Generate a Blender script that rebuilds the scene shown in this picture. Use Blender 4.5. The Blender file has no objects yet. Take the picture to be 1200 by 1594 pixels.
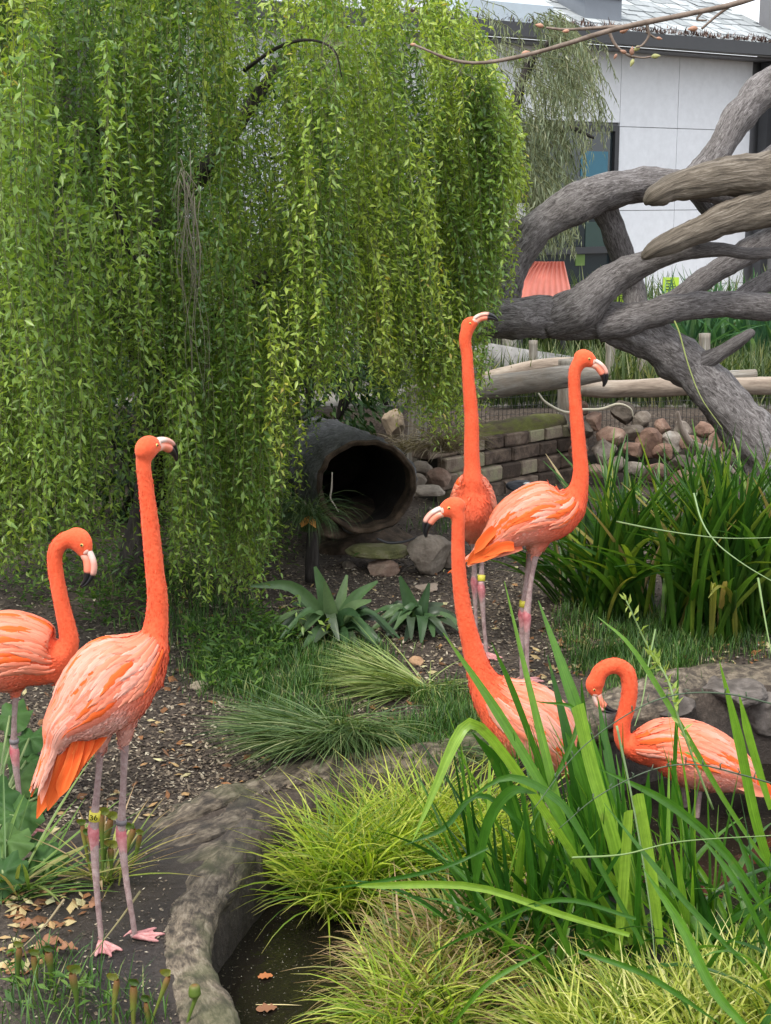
import bpy, math, random
import numpy as np
from mathutils import Vector, noise as mnoise

R = math.radians
rnd = random.Random(7)
rng = np.random.default_rng(11)
SC = bpy.context.scene
COL = SC.collection

# ------------------------------------------------------------------ camera, sky, sun, exposure
CAMZ, FPX = 1.7, 2400.0
PITCH = math.atan(497.0 / FPX)
cam_d = bpy.data.cameras.new('camera')
cam_d.sensor_fit = 'VERTICAL'
cam_d.sensor_height = 24.0
cam_d.lens = 24.0 * FPX / 1594.0
cam_d.clip_start, cam_d.clip_end = 0.05, 400.0
cam_d.dof.use_dof = False
cam = bpy.data.objects.new('camera', cam_d)
cam.location = (0, 0, CAMZ)
cam.rotation_euler = (math.pi / 2 - PITCH, 0, 0)
COL.objects.link(cam)
SC.camera = cam

SUN_EL, SUN_AZ = R(58), R(215)          # azimuth clockwise from +Y
world = bpy.data.worlds.new('World'); SC.world = world
world.use_nodes = True
wn = world.node_tree; wn.nodes.clear()
wo = wn.nodes.new('ShaderNodeOutputWorld'); wb = wn.nodes.new('ShaderNodeBackground')
sk = wn.nodes.new('ShaderNodeTexSky'); sk.sky_type = 'NISHITA'; sk.sun_disc = False
sk.sun_elevation = SUN_EL; sk.sun_rotation = SUN_AZ
sk.air_density = 1.0; sk.dust_density = 4.0; sk.ozone_density = 1.0
cl = wn.nodes.new('ShaderNodeMix'); cl.data_type = 'RGBA'           # high white cloud over most of the sky
cl.inputs['Factor'].default_value = 0.72
wn.links.new(sk.outputs[0], cl.inputs[6]); cl.inputs[7].default_value = (9.6, 9.9, 10.2, 1)
wn.links.new(cl.outputs[2], wb.inputs['Color'])
wb.inputs['Strength'].default_value = 0.14
wn.links.new(wb.outputs[0], wo.inputs['Surface'])

sd = bpy.data.lights.new('sun', 'SUN'); sd.energy = 2.0; sd.angle = R(14); sd.color = (1.0, 0.96, 0.88)
sun = bpy.data.objects.new('sun', sd)
sdir = Vector((math.sin(SUN_AZ) * math.cos(SUN_EL), math.cos(SUN_AZ) * math.cos(SUN_EL), math.sin(SUN_EL)))
sun.rotation_euler = sdir.to_track_quat('Z', 'Y').to_euler()
sun.location = (-3, -4, 9)
COL.objects.link(sun)
SC.view_settings.view_transform = 'Standard'; SC.view_settings.look = 'None'
SC.view_settings.gamma = 1.0; SC.view_settings.use_curve_mapping = False
SC.view_settings.exposure = 0.66
SC.cycles.max_bounces = 6; SC.cycles.transparent_max_bounces = 4
SC.cycles.diffuse_bounces = 3; SC.cycles.glossy_bounces = 2; SC.cycles.transmission_bounces = 4
SC.cycles.caustics_reflective = False; SC.cycles.caustics_refractive = False

# ------------------------------------------------------------------ places: a point seen at (px, py) of the photograph at distance Y
CP, SP = math.cos(PITCH), math.sin(PITCH)
def ray(px, py):
    a, b = (px - 600.0) / FPX, (797.0 - py) / FPX
    return a, CP + b * SP, -SP + b * CP
def W(px, py, Y):
    x, y, z = ray(px, py); t = Y / y
    return np.array((x * t, Y, CAMZ + z * t))
def S(Y):                       # metres per pixel at distance Y
    return Y / FPX / CP * 0.99
def G0(px, py, z=0.0):
    x, y, zz = ray(px, py); t = (z - CAMZ) / zz
    return np.array((x * t, y * t, z))

# ------------------------------------------------------------------ materials
def sm(nt, t, **kw):
    n = nt.nodes.new(t)
    for k, v in kw.items(): setattr(n, k, v)
    return n
def mk(name):
    m = bpy.data.materials.new(name); m.use_nodes = True
    nt = m.node_tree; nt.nodes.clear()
    out = sm(nt, 'ShaderNodeOutputMaterial'); p = sm(nt, 'ShaderNodeBsdfPrincipled')
    nt.links.new(p.outputs[0], out.inputs[0])
    return m, nt, p, out
def ramp(nt, fac, stops, interp='LINEAR'):
    r = sm(nt, 'ShaderNodeValToRGB'); r.color_ramp.interpolation = interp
    el = r.color_ramp.elements
    while len(el) < len(stops): el.new(0.5)
    for e, (pos, c) in zip(el, stops):
        e.position = pos; e.color = (c[0], c[1], c[2], 1)
    nt.links.new(fac, r.inputs[0]); return r.outputs[0]
def vec_attr(nt, name='tuv', scale=(1, 1, 1)):
    a = sm(nt, 'ShaderNodeAttribute', attribute_name=name)
    mp = sm(nt, 'ShaderNodeMapping'); mp.inputs['Scale'].default_value = scale
    nt.links.new(a.outputs['Vector'], mp.inputs[0]); return mp.outputs[0]
def obj_vec(nt, scale=(1, 1, 1)):
    g = sm(nt, 'ShaderNodeNewGeometry')
    mp = sm(nt, 'ShaderNodeMapping'); mp.inputs['Scale'].default_value = scale
    nt.links.new(g.outputs['Position'], mp.inputs[0]); return mp.outputs[0]
def noise(nt, vec, sc, det=6, rough=0.6, dist=0.0):
    n = sm(nt, 'ShaderNodeTexNoise'); n.inputs['Scale'].default_value = sc
    n.inputs['Detail'].default_value = det; n.inputs['Roughness'].default_value = rough
    n.inputs['Distortion'].default_value = dist
    nt.links.new(vec, n.inputs['Vector']); return n.outputs[0]
def mixc(nt, f, a, b, mode='MIX'):
    m = sm(nt, 'ShaderNodeMix', data_type='RGBA', blend_type=mode)
    for inp, v in ((m.inputs[0], f), (m.inputs[6], a), (m.inputs[7], b)):
        if hasattr(v, 'is_linked'): nt.links.new(v, inp)
        elif isinstance(v, (int, float)): inp.default_value = v
        else: inp.default_value = (v[0], v[1], v[2], 1)
    return m.outputs[2]
def bump(nt, p, h, st=0.3, dist=0.01):
    b = sm(nt, 'ShaderNodeBump'); b.inputs['Strength'].default_value = st; b.inputs['Distance'].default_value = dist
    nt.links.new(h, b.inputs['Height']); nt.links.new(b.outputs[0], p.inputs['Normal'])
def mottled(name, stops, sc=8, rough=0.85, b=0.5, bd=0.01, vec='pos', vs=(1, 1, 1), fine=None, spec=0.3, rand=0.0, det=8):
    """colour from noise over the thing's own surface, relief from a finer noise"""
    m, nt, p, _ = mk(name)
    v = obj_vec(nt, vs) if vec == 'pos' else vec_attr(nt, vec, vs)
    n = noise(nt, v, sc, det, 0.62, 0.3)
    f = n
    if rand:
        oi = sm(nt, 'ShaderNodeObjectInfo')
        ma = sm(nt, 'ShaderNodeMath', operation='MULTIPLY_ADD'); nt.links.new(oi.outputs['Random'], ma.inputs[0])
        ma.inputs[1].default_value = rand; ma.inputs[2].default_value = -rand / 2
        ad = sm(nt, 'ShaderNodeMath', operation='ADD', use_clamp=True); nt.links.new(ma.outputs[0], ad.inputs[0]); nt.links.new(n, ad.inputs[1])
        f = ad.outputs[0]
    c = ramp(nt, f, stops)
    n2 = noise(nt, v, fine or sc * 5, 6, 0.7)
    c = mixc(nt, 0.35, c, ramp(nt, n2, [(0.3, (0.25, 0.25, 0.25)), (0.7, (1, 1, 1))]), 'MULTIPLY')
    nt.links.new(c, p.inputs['Base Color'])
    p.inputs['Roughness'].default_value = rough; p.inputs['Specular IOR Level'].default_value = spec
    bump(nt, p, n2, b, bd); return m
def plain(name, c, rough=0.5, metal=0.0, spec=0.5):
    m, nt, p, _ = mk(name)
    n = noise(nt, obj_vec(nt), 14, 4)
    cc = mixc(nt, n, [x * 0.86 for x in c], [min(1, x * 1.1) for x in c])
    nt.links.new(cc, p.inputs['Base Color'])
    p.inputs['Roughness'].default_value = rough; p.inputs['Metallic'].default_value = metal
    p.inputs['Specular IOR Level'].default_value = spec; return m
def leafy(name, stops, trans=0.35, rough=0.45, attr='r', obj=False, tip=None, spec=0.4, tcol=(1.25, 1.3, 0.5), stripes=0.0):
    """leaf: pigment varies from leaf to leaf (attribute r or the object's random), light passes through"""
    m, nt, p, out = mk(name)
    if obj:
        oi = sm(nt, 'ShaderNodeObjectInfo'); f = oi.outputs['Random']
    else:
        a = sm(nt, 'ShaderNodeAttribute', attribute_name=attr); f = a.outputs['Fac']
    c = ramp(nt, f, stops)
    if tip:
        t = sm(nt, 'ShaderNodeAttribute', attribute_name='t')
        c = mixc(nt, ramp(nt, t.outputs['Fac'], [(tip[0], (0, 0, 0)), (1.0, (1, 1, 1))]), c, tip[1])
    # fine parallel veins and blotches
    n = noise(nt, obj_vec(nt), 45, 3)
    c = mixc(nt, 0.45, c, ramp(nt, n, [(0.3, (0.55, 0.6, 0.5)), (0.7, (1.1, 1.1, 1.05))]), 'MULTIPLY')
    if stripes:                                   # parallel veins along a strap leaf, dry flecks here and there
        sv = vec_attr(nt, 'lv', (1, 1, 1)); s1 = noise(nt, sv, 5.0, 3, .6); n5 = noise(nt, obj_vec(nt), 16, 4)
        c = mixc(nt, stripes, c, ramp(nt, s1, [(.32, (.55, .62, .5)), (.68, (1.25, 1.2, 1.1))]), 'MULTIPLY')
        c = mixc(nt, ramp(nt, n5, [(.64, (0,) * 3), (.74, (.6,) * 3)]), c, (.16, .17, .04)); bump(nt, p, s1, .4, .002)
    nt.links.new(c, p.inputs['Base Color']); p.inputs['Roughness'].default_value = rough
    p.inputs['Specular IOR Level'].default_value = spec
    tr = sm(nt, 'ShaderNodeBsdfTranslucent')
    tc = mixc(nt, 1.0, c, tcol, 'MULTIPLY'); nt.links.new(tc, tr.inputs[0])
    mx = sm(nt, 'ShaderNodeMixShader'); mx.inputs[0].default_value = trans
    nt.links.new(p.outputs[0], mx.inputs[1]); nt.links.new(tr.outputs[0], mx.inputs[2])
    nt.links.new(mx.outputs[0], out.inputs[0]); return m

# ------------------------------------------------------------------ objects
def tag(o, label=None, cat=None, group=None, kind=None):
    if label: o['label'] = label
    if cat: o['category'] = cat
    if group: o['group'] = group
    if kind: o['kind'] = kind
    return o
def thing(name, loc, label, cat, group=None):
    o = bpy.data.objects.new(name, None); o.location = tuple(float(v) for v in loc); o.empty_display_size = 0.1
    COL.objects.link(o); return tag(o, label, cat, group)
def root_loc(p):
    while p is not None and p.parent is not None: p = p.parent
    return np.array(p.location) if p is not None else np.zeros(3)
def make_mesh(name, V, F, mats, mi=None, attrs=None, smooth=True):
    V = np.asarray(V, dtype=np.float32); me = bpy.data.meshes.new(name)
    if isinstance(F, np.ndarray):
        n, k = F.shape
        me.vertices.add(len(V)); me.vertices.foreach_set('co', V.ravel())
        me.loops.add(n * k); me.loops.foreach_set('vertex_index', F.astype(np.int32).ravel())
        me.polygons.add(n); me.polygons.foreach_set('loop_start', np.arange(0, n * k, k, dtype=np.int32))
        me.update(calc_edges=True)
    else:
        me.from_pydata([tuple(v) for v in V.tolist()], [], F); me.update()
    if not isinstance(mats, (list, tuple)): mats = [mats]
    for m in mats: me.materials.append(m)
    if mi is not None: me.polygons.foreach_set('material_index', np.asarray(mi, dtype=np.int32))
    me.polygons.foreach_set('use_smooth', np.full(len(me.polygons), bool(smooth)))
    for k, a in (attrs or {}).items():
        a = np.asarray(a, dtype=np.float32)
        if a.ndim == 1:
            at = me.attributes.new(k, 'FLOAT', 'POINT'); at.data.foreach_set('value', a)
        else:
            at = me.attributes.new(k, 'FLOAT_VECTOR', 'POINT'); at.data.foreach_set('vector', a.ravel())
    return me
def part(name, V, F, mats, parent=None, mi=None, attrs=None, smooth=True, label=None):
    """verts in world space; stored relative to the thing's base"""
    V = np.asarray(V, dtype=float).reshape(-1, 3)
    org = root_loc(parent) if parent is not None else np.zeros(3)
    o = bpy.data.objects.new(name, make_mesh(name, V - org, F, mats, mi, attrs, smooth))
    o.parent = parent; COL.objects.link(o)
    if label: o['label'] = label
    return o
def single(name, V, F, mats, label, cat, group=None, kind=None, mi=None, attrs=None, smooth=True, base=None):
    """a top-level thing that is one mesh, origin at its base"""
    V = np.asarray(V, dtype=float).reshape(-1, 3)
    if base is None: base = np.array((V[:, 0].mean(), V[:, 1].mean(), V[:, 2].min()))
    o = bpy.data.objects.new(name, make_mesh(name, V - base, F, mats, mi, attrs, smooth))
    o.location = tuple(float(v) for v in base); COL.objects.link(o)
    return tag(o, label, cat, group, kind)
def merge(parts):
    """[(V,F,attrs)] -> one; all F arrays of one width"""
    Vs, Fs, n = [], [], 0; A = {}
    for P in parts:
        V, F = P[0], P[1]; Vs.append(V); Fs.append(F + n); n += len(V)
        for k, a in (P[2] if len(P) > 2 else {}).items(): A.setdefault(k, []).append(a)
    return np.concatenate(Vs), np.concatenate(Fs), {k: np.concatenate(v) for k, v in A.items()}
def nrm(v):
    v = np.asarray(v, dtype=float); return v / (np.linalg.norm(v, axis=-1, keepdims=True) + 1e-12)
def spline(P, n):
    """Catmull-Rom through rows of P (any columns), resampled to n rows"""
    P = np.asarray(P, dtype=float)
    if len(P) == 2: P = np.array([P[0], (P[0] + P[1]) / 2, P[1]])
    Q = np.vstack([2 * P[0] - P[1], P, 2 * P[-1] - P[-2]]); m = len(P) - 1
    u = np.linspace(0, m - 1e-9, n); i = u.astype(int); t = (u - i)[:, None]
    a, b, c, d = Q[i], Q[i + 1], Q[i + 2], Q[i + 3]
    return 0.5 * (2 * b + (c - a) * t + (2 * a - 5 * b + 4 * c - d) * t ** 2 + (3 * b - a - 3 * c + d) * t ** 3)
def grid_faces(n, k, wrap=True):
    i = np.arange(n - 1)[:, None]; j = np.arange(k if wrap else k - 1)[None, :]; j2 = (j + 1) % k
    return np.stack([i * k + j, i * k + j2, (i + 1) * k + j2, (i + 1) * k + j], -1).reshape(-1, 4)
def tube(P, rad, k=8, L=None, flat=1.0, rough=0.0, rs=6.0, seed=0, cap=True, fiss=0.0):
    """sweep along P (n,3) with radius rad (n) ; returns V,F,attrs(tuv)"""
    P = np.asarray(P, float); rad = np.asarray(rad, float) * np.ones(len(P)); n = len(P)
    if cap:
        P = np.vstack([P[0], P, P[-1]]); rad = np.concatenate([[1e-4], rad, [1e-4]]); n += 2
    T = nrm(np.gradient(P, axis=0) + 1e-9)
    if cap: T[0], T[1], T[-1], T[-2] = T[2], T[2], T[-3], T[-3]
    if L is not None:
        A = nrm(np.cross(np.cross(T, L), T)); 
    else:
        A = np.zeros_like(P); a = np.cross(T[0], (0, 0, 1.0))
        if np.linalg.norm(a) < 0.1: a = np.cross(T[0], (1.0, 0, 0))
        a = nrm(a)
        for i in range(n):
            a = nrm(a - T[i] * a.dot(T[i])); A[i] = a
    B = np.cross(T, A)
    th = np.linspace(0, 2 * math.pi, k, endpoint=False)
    ca, sa = np.cos(th)[None, :, None], np.sin(th)[None, :, None]
    s = np.concatenate([[0], np.cumsum(np.linalg.norm(np.diff(P, axis=0), axis=1))])
    rr = np.repeat(rad[:, None], k, 1)
    if rough or fiss:
        for i in range(n):
            for j in range(k):
                cx, cy = math.cos(th[j]), math.sin(th[j])
                d = 0.0
                if rough: d += rough * mnoise.fractal(Vector((cx * rad[i] * rs + seed, cy * rad[i] * rs, s[i] * rs)), 0.8, 2.1, 4)
                if fiss: d += fiss * (abs(mnoise.noise(Vector((cx * 3.3 + seed, cy * 3.3, s[i] * 2.0)))) - 0.2)
                rr[i, j] *= 1 + d
    V = P[:, None, :] + rr[..., None] * (ca * A[:, None, :] + sa * flat * B[:, None, :])
    uv = np.stack([np.repeat(np.cos(th)[None, :] * 0.05, n, 0), np.repeat(np.sin(th)[None, :] * 0.05, n, 0), np.repeat(s[:, None], k, 1)], -1)
    return V.reshape(-1, 3), grid_faces(n, k), {'tuv': uv.reshape(-1, 3)}
def pxpath(pts, Y=None, n=24):
    """pts rows (px,py,r_px[,Y]) -> world points and radii in metres"""
    rows = [(q[0], q[1], q[2], q[3] if len(q) > 3 else Y) for q in pts]
    C = np.array([np.append(W(a, b, y), r * S(y)) for a, b, r, y in rows])
    C = spline(C, n); return C[:, :3], np.maximum(C[:, 3], 0.0008)
def box(x0, x1, y0, y1, z0, z1):
    V = np.array([(x, y, z) for z in (z0, z1) for x, y in ((x0, y0), (x1, y0), (x1, y1), (x0, y1))], float)
    F = np.array([(0, 3, 2, 1), (4, 5, 6, 7), (0, 1, 5, 4), (1, 2, 6, 5), (2, 3, 7, 6), (3, 0, 4, 7)])
    return V, F
def bevbox(sx, sy, sz, b=0.006, seed=0, jit=0.002):
    """a slightly worn block centred on the origin (24 vertices)"""
    r = random.Random(seed); V = []
    for z in (-1, 1):
        for x, y in ((-1, -1), (1, -1), (1, 1), (-1, 1)):
            V.append((x * (sx / 2 - b), y * (sy / 2 - b), z * sz / 2))
    for z in (-1, 1):
        for x, y, bx, by in ((-1, -1, 0, b), (-1, -1, b, 0), (1, -1, b, 0), (1, -1, 0, b), (1, 1, 0, b), (1, 1, b, 0), (-1, 1, b, 0), (-1, 1, 0, b)):
            V.append((x * (sx / 2 - bx), y * (sy / 2 - by), z * (sz / 2 - b)))
    V = [tuple(c + r.uniform(-jit, jit) for c in v) for v in V]
    F = [(3, 2, 1, 0), (4, 5, 6, 7)]
    lo, hi = list(range(8, 16)), list(range(16, 24))
    for i in range(8): F.append((lo[i], lo[(i + 1) % 8], hi[(i + 1) % 8], hi[i]))
    # top and bottom bevel strips: corner c <- pairs
    for base, ring, up in ((0, lo, False), (4, hi, True)):
        for c in range(4):
            a, b2 = ring[2 * c], ring[2 * c + 1]; nx = ring[(2 * c + 2) % 8]
            f1 = (base + c, a, b2); f2 = (base + c, b2, nx, base + (c + 1) % 4)
            F += [f1[::-1] if up else f1, f2[::-1] if up else f2]
    F = [f[::-1] if i >= 10 else f for i, f in enumerate(F)]
    return V, F
ICO = {}
def ico(sub):
    if sub in ICO: return ICO[sub]
    t = (1 + 5 ** 0.5) / 2
    V = [nrm(v) for v in ((-1, t, 0), (1, t, 0), (-1, -t, 0), (1, -t, 0), (0, -1, t), (0, 1, t), (0, -1, -t), (0, 1, -t), (t, 0, -1), (t, 0, 1), (-t, 0, -1), (-t, 0, 1))]
    F = [(0, 11, 5), (0, 5, 1), (0, 1, 7), (0, 7, 10), (0, 10, 11), (1, 5, 9), (5, 11, 4), (11, 10, 2), (10, 7, 6), (7, 1, 8), (3, 9, 4), (3, 4, 2), (3, 2, 6), (3, 6, 8), (3, 8, 9), (4, 9, 5), (2, 4, 11), (6, 2, 10), (8, 6, 7), (9, 8, 1)]
    for _ in range(sub):
        c = {}; nf = []
        def mid(a, b):
            k = (min(a, b), max(a, b))
            if k not in c: V.append(nrm(V[a] + V[b])); c[k] = len(V) - 1
            return c[k]
        for a, b, d in F:
            x, y, z = mid(a, b), mid(b, d), mid(d, a); nf += [(a, x, z), (b, y, x), (d, z, y), (x, y, z)]
        F = nf
    ICO[sub] = (np.array(V), np.array(F)); return ICO[sub]
def rock_vf(c, size, seed, sub=3, cuts=7, rough=0.12, rot=None):
    r = np.random.default_rng(seed); V, F = ico(sub); V = V.copy()
    for _ in range(cuts):                                    # flat broken faces
        n = nrm(r.normal(size=3)); d = r.uniform(0.55, 0.85); q = V @ n; over = q > d
        V[over] -= np.outer((q[over] - d), n)
    for i in range(len(V)):
        V[i] *= 1 + rough * mnoise.fractal(Vector(V[i] * 1.7 + seed), 0.9, 2.0, 4)
    V = V * np.array(size)
    a = r.uniform(-0.5, 0.5) if rot is None else rot
    ca, sa = math.cos(a), math.sin(a)
    V = V @ np.array([[ca, sa, 0], [-sa, ca, 0], [0, 0, 1]])
    return V + np.asarray(c), F

# leaves ------------------------------------------------------------
def blades(base, az, L, a0, bend, w, seg=6, r=None, fold=0.25, tw=None, taper=2.2):
    """N strap blades from base (N,3): heading az, start lean a0 from the vertical, further bend, width w. fold = crease depth"""
    N = len(base); t = np.linspace(0, 1, seg + 1)[None, :]
    ang = a0[:, None] + bend[:, None] * t ** 1.25
    D = np.stack([np.sin(az), np.cos(az), np.zeros(N)], -1)
    st = (L / seg)[:, None]
    h = np.concatenate([np.zeros((N, 1)), np.cumsum(np.sin(ang[:, :-1]) * st, 1)], 1)
    z = np.concatenate([np.zeros((N, 1)), np.cumsum(np.cos(ang[:, :-1]) * st, 1)], 1)
    C = base[:, None, :] + h[..., None] * D[:, None, :]; C[..., 2] += z
    Sd = np.stack([np.cos(az), -np.sin(az), np.zeros(N)], -1)[:, None, :]
    Nn = -np.cos(ang)[..., None] * D[:, None, :]; Nn = Nn + np.sin(ang)[..., None] * np.array((0, 0, 1.0))
    if tw is None: tw = np.zeros(N)
    tww = tw[:, None, None] * (0.4 + t[..., None])
    X = np.cos(tww) * Sd + np.sin(tww) * Nn; Y = -np.sin(tww) * Sd + np.cos(tww) * Nn
    ww = (w[:, None] * np.minimum(1, 0.55 + 1.5 * t) * np.clip((1 - t) * taper, 0.03, 1) ** 0.75)[..., None] / 2
    if fold > 0:
        V = np.stack([C - X * ww + Y * ww * fold, C - Y * ww * fold, C + X * ww + Y * ww * fold], 2); k = 3
    else:
        V = np.stack([C - X * ww, C + X * ww], 2); k = 2
    F1 = grid_faces(seg + 1, k, wrap=False)
    F = (F1[None] + (np.arange(N) * (seg + 1) * k)[:, None, None]).reshape(-1, 4)
    if r is None: r = rng.random(N)
    at = {'r': np.repeat(r, (seg + 1) * k), 't': np.tile(np.repeat(t[0], k), N)}
    if N < 400 and k == 3: at['lv'] = np.stack([np.tile([-1.0, 0, 1.0], N * (seg + 1)), at['t'] * .7, at['r'] * 40], -1)
    return V.reshape(-1, 3), F, at
def ribbon(P, w, n=14, nh=(0, -1, 0.3), fold=0.2, twist=0.0, blunt=False, basew=0.6):
    """one strap leaf through points P, width w at its widest"""
    P = spline(P, n); t = np.linspace(0, 1, n); T = nrm(np.gradient(P, axis=0))
    X = nrm(np.cross(T, np.asarray(nh, float))); Y = np.cross(X, T)
    a = (twist * t)[:, None]; X, Y = np.cos(a) * X + np.sin(a) * Y, -np.sin(a) * X + np.cos(a) * Y
    ww = w / 2 * np.minimum(1, basew + 1.2 * t) * (1.0 if blunt else np.clip((1 - t) * 3.0, 0.04, 1) ** 0.8)
    ww = (ww * np.ones(n))[:, None]
    V = np.stack([P - X * ww + Y * ww * fold, P - X * ww * 0.5 + Y * ww * fold * 0.3, P - Y * ww * fold * 0.5, P + X * ww * 0.5 + Y * ww * fold * 0.3, P + X * ww + Y * ww * fold], 1).reshape(-1, 3)
    return V, grid_faces(n, 5, wrap=False), (lambda q: {'t': np.repeat(t, 5), 'r': np.full(n * 5, q), 'lv': np.stack([np.tile(np.linspace(-1.6, 1.6, 5), n), np.repeat(t, 5) * .7, np.full(n * 5, q * 40)], -1)})(rnd.random())
def small_leaves(C, D, Nv, L, w, r):
    """N small pointed leaves creased along the midrib: base C, direction D, face normal Nv"""
    X = nrm(np.cross(D, Nv)); L = L[:, None]; w = w[:, None]
    curl = Nv * L * 0.12
    V = np.stack([C, C + D * L * 0.45 - X * w / 2 + curl * .5, C + D * L * 0.5 - Nv * w * 0.12, C + D * L * 0.45 + X * w / 2 + curl * .5, C + D * L - curl * 1.2], 1).reshape(-1, 3)
    F1 = np.array([(0, 1, 2), (0, 2, 3), (1, 4, 2), (2, 4, 3)]); N = len(C)
    F = (F1[None] + (np.arange(N) * 5)[:, None, None]).reshape(-1, 3)
    return V, F, {'r': np.repeat(r, 5)}
# ================================================================== GROUND, POND, RIM
WATER_Z = -0.17
pond_px = [(300, 1740), (318, 1600), (312, 1540), (300, 1480), (330, 1400), (385, 1330), (440, 1270), (540, 1235), (680, 1215), (800, 1195), (900, 1165), (990, 1130), (1080, 1108), (1200, 1098), (1420, 1110), (1700, 1180), (1700, 1500), (1500, 1800), (900, 1900), (420, 1900)]
POND = np.array([G0(a, b, 0.03)[:2] for a, b in pond_px])
def sdist(x, y, poly):
    x, y = np.asarray(x, float), np.asarray(y, float); d = np.full(x.shape, 1e9); ins = np.zeros(x.shape, bool)
    n = len(poly)
    for i in range(n):
        a, b = poly[i], poly[(i + 1) % n]; e = b - a
        t = np.clip(((x - a[0]) * e[0] + (y - a[1]) * e[1]) / (e @ e), 0, 1)
        d = np.minimum(d, np.hypot(x - a[0] - t * e[0], y - a[1] - t * e[1]))
        c = ((a[1] > y) != (b[1] > y)) & (x < (b[0] - a[0]) * (y - a[1]) / (b[1] - a[1] + 1e-12) + a[0]); ins ^= c
    return np.where(ins, -d, d)
def smooth(a, b, v):
    t = np.clip((v - a) / (b - a), 0, 1); return t * t * (3 - 2 * t)
def fnoise(x, y):
    return 0.5 * np.sin(x * 3.1 + 1.3 * np.sin(y * 2.3)) * np.cos(y * 2.7 + x) + 0.3 * np.sin(x * 7.7 + y * 5.1) * np.sin(y * 8.9 - x * 3) + 0.2 * np.sin(x * 19 + 2 * np.sin(y * 13)) * np.cos(y * 17)
MOUNDS = [(0.36, 3.42, 0.34, 0.30), (0.78, 3.15, 0.4, 0.34), (-0.05, 3.95, 0.30, 0.26), (0.30, 4.0, 0.3, 0.24), (0.55, 3.62, 0.28, 0.30)]
def H(x, y):
    x, y = np.asarray(x, float), np.asarray(y, float)
    z = 0.01 + 0.085 * smooth(3.7, 5.0, y) + fnoise(x, y) * 0.012
    z = z + 0.05 * np.exp(-((x + 1.0) ** 2 + (y - 6.2) ** 2) / 0.5)
    z = np.where(y > 8.9, z + 0.30 * smooth(8.9, 9.3, y), z)               # raised bed and path behind the low wall
    d = sdist(x, y, POND)
    bed = -0.55 + 0 * x
    for mx, my, r, hgt in MOUNDS: bed = bed + hgt * 1.25 * np.exp(-((x - mx) ** 2 + (y - my) ** 2) / (r * r) * 1.2)
    return np.where(d < 0.02, z + (bed - z) * smooth(0.02, -0.05, d), z)
def G(px, py):
    """where the line of sight through a pixel meets the ground"""
    x, y, z = ray(px, py); lo, hi = 1.5, 30.0
    t = np.linspace(1.5, 22, 900); X, Y, Z = x * t, y * t, CAMZ + z * t
    below = Z < H(X, Y); i = int(np.argmax(below)) if below.any() else len(t) - 1
    return np.array((X[i], Y[i], float(H(X[i], Y[i]))))
def axis(lo, hi, st, far):
    a = list(np.arange(lo, hi + 1e-6, st)); s = st
    while a[-1] < far: s *= 1.35; a.append(a[-1] + s)
    s = st
    while a[0] > -far: s *= 1.35; a.insert(0, a[0] - s)
    return np.array(a)
gx, gy = axis(-2.6, 2.6, 0.026, 150), axis(2.0, 9.6, 0.026, 160)
XX, YY = np.meshgrid(gx, gy); ZZ = H(XX, YY)
m, nt, p, _ = mk('mulch_soil')
v = obj_vec(nt); n = noise(nt, v, 55, 8, 0.75); big = noise(nt, v, 2.3, 4)
c = ramp(nt, n, [(0.3, (0.022, 0.016, 0.012)), (0.5, (0.075, 0.056, 0.043)), (0.62, (0.15, 0.12, 0.095)), (0.75, (0.30, 0.25, 0.2))])
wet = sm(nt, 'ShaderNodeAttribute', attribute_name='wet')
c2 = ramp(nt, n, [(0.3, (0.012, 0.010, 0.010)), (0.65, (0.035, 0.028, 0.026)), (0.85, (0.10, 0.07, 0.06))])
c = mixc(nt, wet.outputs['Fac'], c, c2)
c = mixc(nt, ramp(nt, big, [(0.4, (0, 0, 0)), (0.62, (1, 1, 1))]), c, mixc(nt, 0.5, c, (0.05, 0.035, 0.025)))
nt.links.new(c, p.inputs['Base Color'])
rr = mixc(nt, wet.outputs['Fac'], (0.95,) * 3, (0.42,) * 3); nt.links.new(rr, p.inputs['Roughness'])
bump(nt, p, n, 0.8, 0.02); M_soil = m
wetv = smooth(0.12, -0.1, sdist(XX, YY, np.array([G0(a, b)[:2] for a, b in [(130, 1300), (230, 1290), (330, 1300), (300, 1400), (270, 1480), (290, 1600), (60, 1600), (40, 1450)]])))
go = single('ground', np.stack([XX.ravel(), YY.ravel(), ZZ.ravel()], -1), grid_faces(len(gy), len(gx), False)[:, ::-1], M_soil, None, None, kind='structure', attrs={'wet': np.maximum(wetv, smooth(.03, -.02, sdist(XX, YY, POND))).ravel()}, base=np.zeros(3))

# water
m, nt, p, out = mk('pond_water')
n = noise(nt, obj_vec(nt, (1, 1, 1)), 9, 3); n2 = noise(nt, obj_vec(nt), 34, 2)
p.inputs['Roughness'].default_value = 0.03
p.inputs['IOR'].default_value = 1.33; p.inputs['Specular IOR Level'].default_value = 0.5
sp = noise(nt, obj_vec(nt), 120, 2, 0.5)
cc = ramp(nt, sp, [(0.66, (0.012, 0.010, 0.007)), (0.72, (0.09, 0.08, 0.055))]); nt.links.new(cc, p.inputs['Base Color'])
bump(nt, p, mixc(nt, 0.4, n, n2), 0.10, 0.02); M_water = m
ctr = POND.mean(0); P2 = ctr + (POND - ctr) * 1.05
V = [(a, b, WATER_Z) for a, b in P2]; V2 = [(a, b, WATER_Z - 0.02) for a, b in P2]; k = len(P2)
single('pond_water', V + V2, [tuple(range(k))[::-1], tuple(range(k, 2 * k))] + [(i, (i + 1) % k, k + (i + 1) % k, k + i) for i in range(k)], M_water, None, None, kind='structure', smooth=False, base=np.array((0, 0, WATER_Z)))

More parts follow.
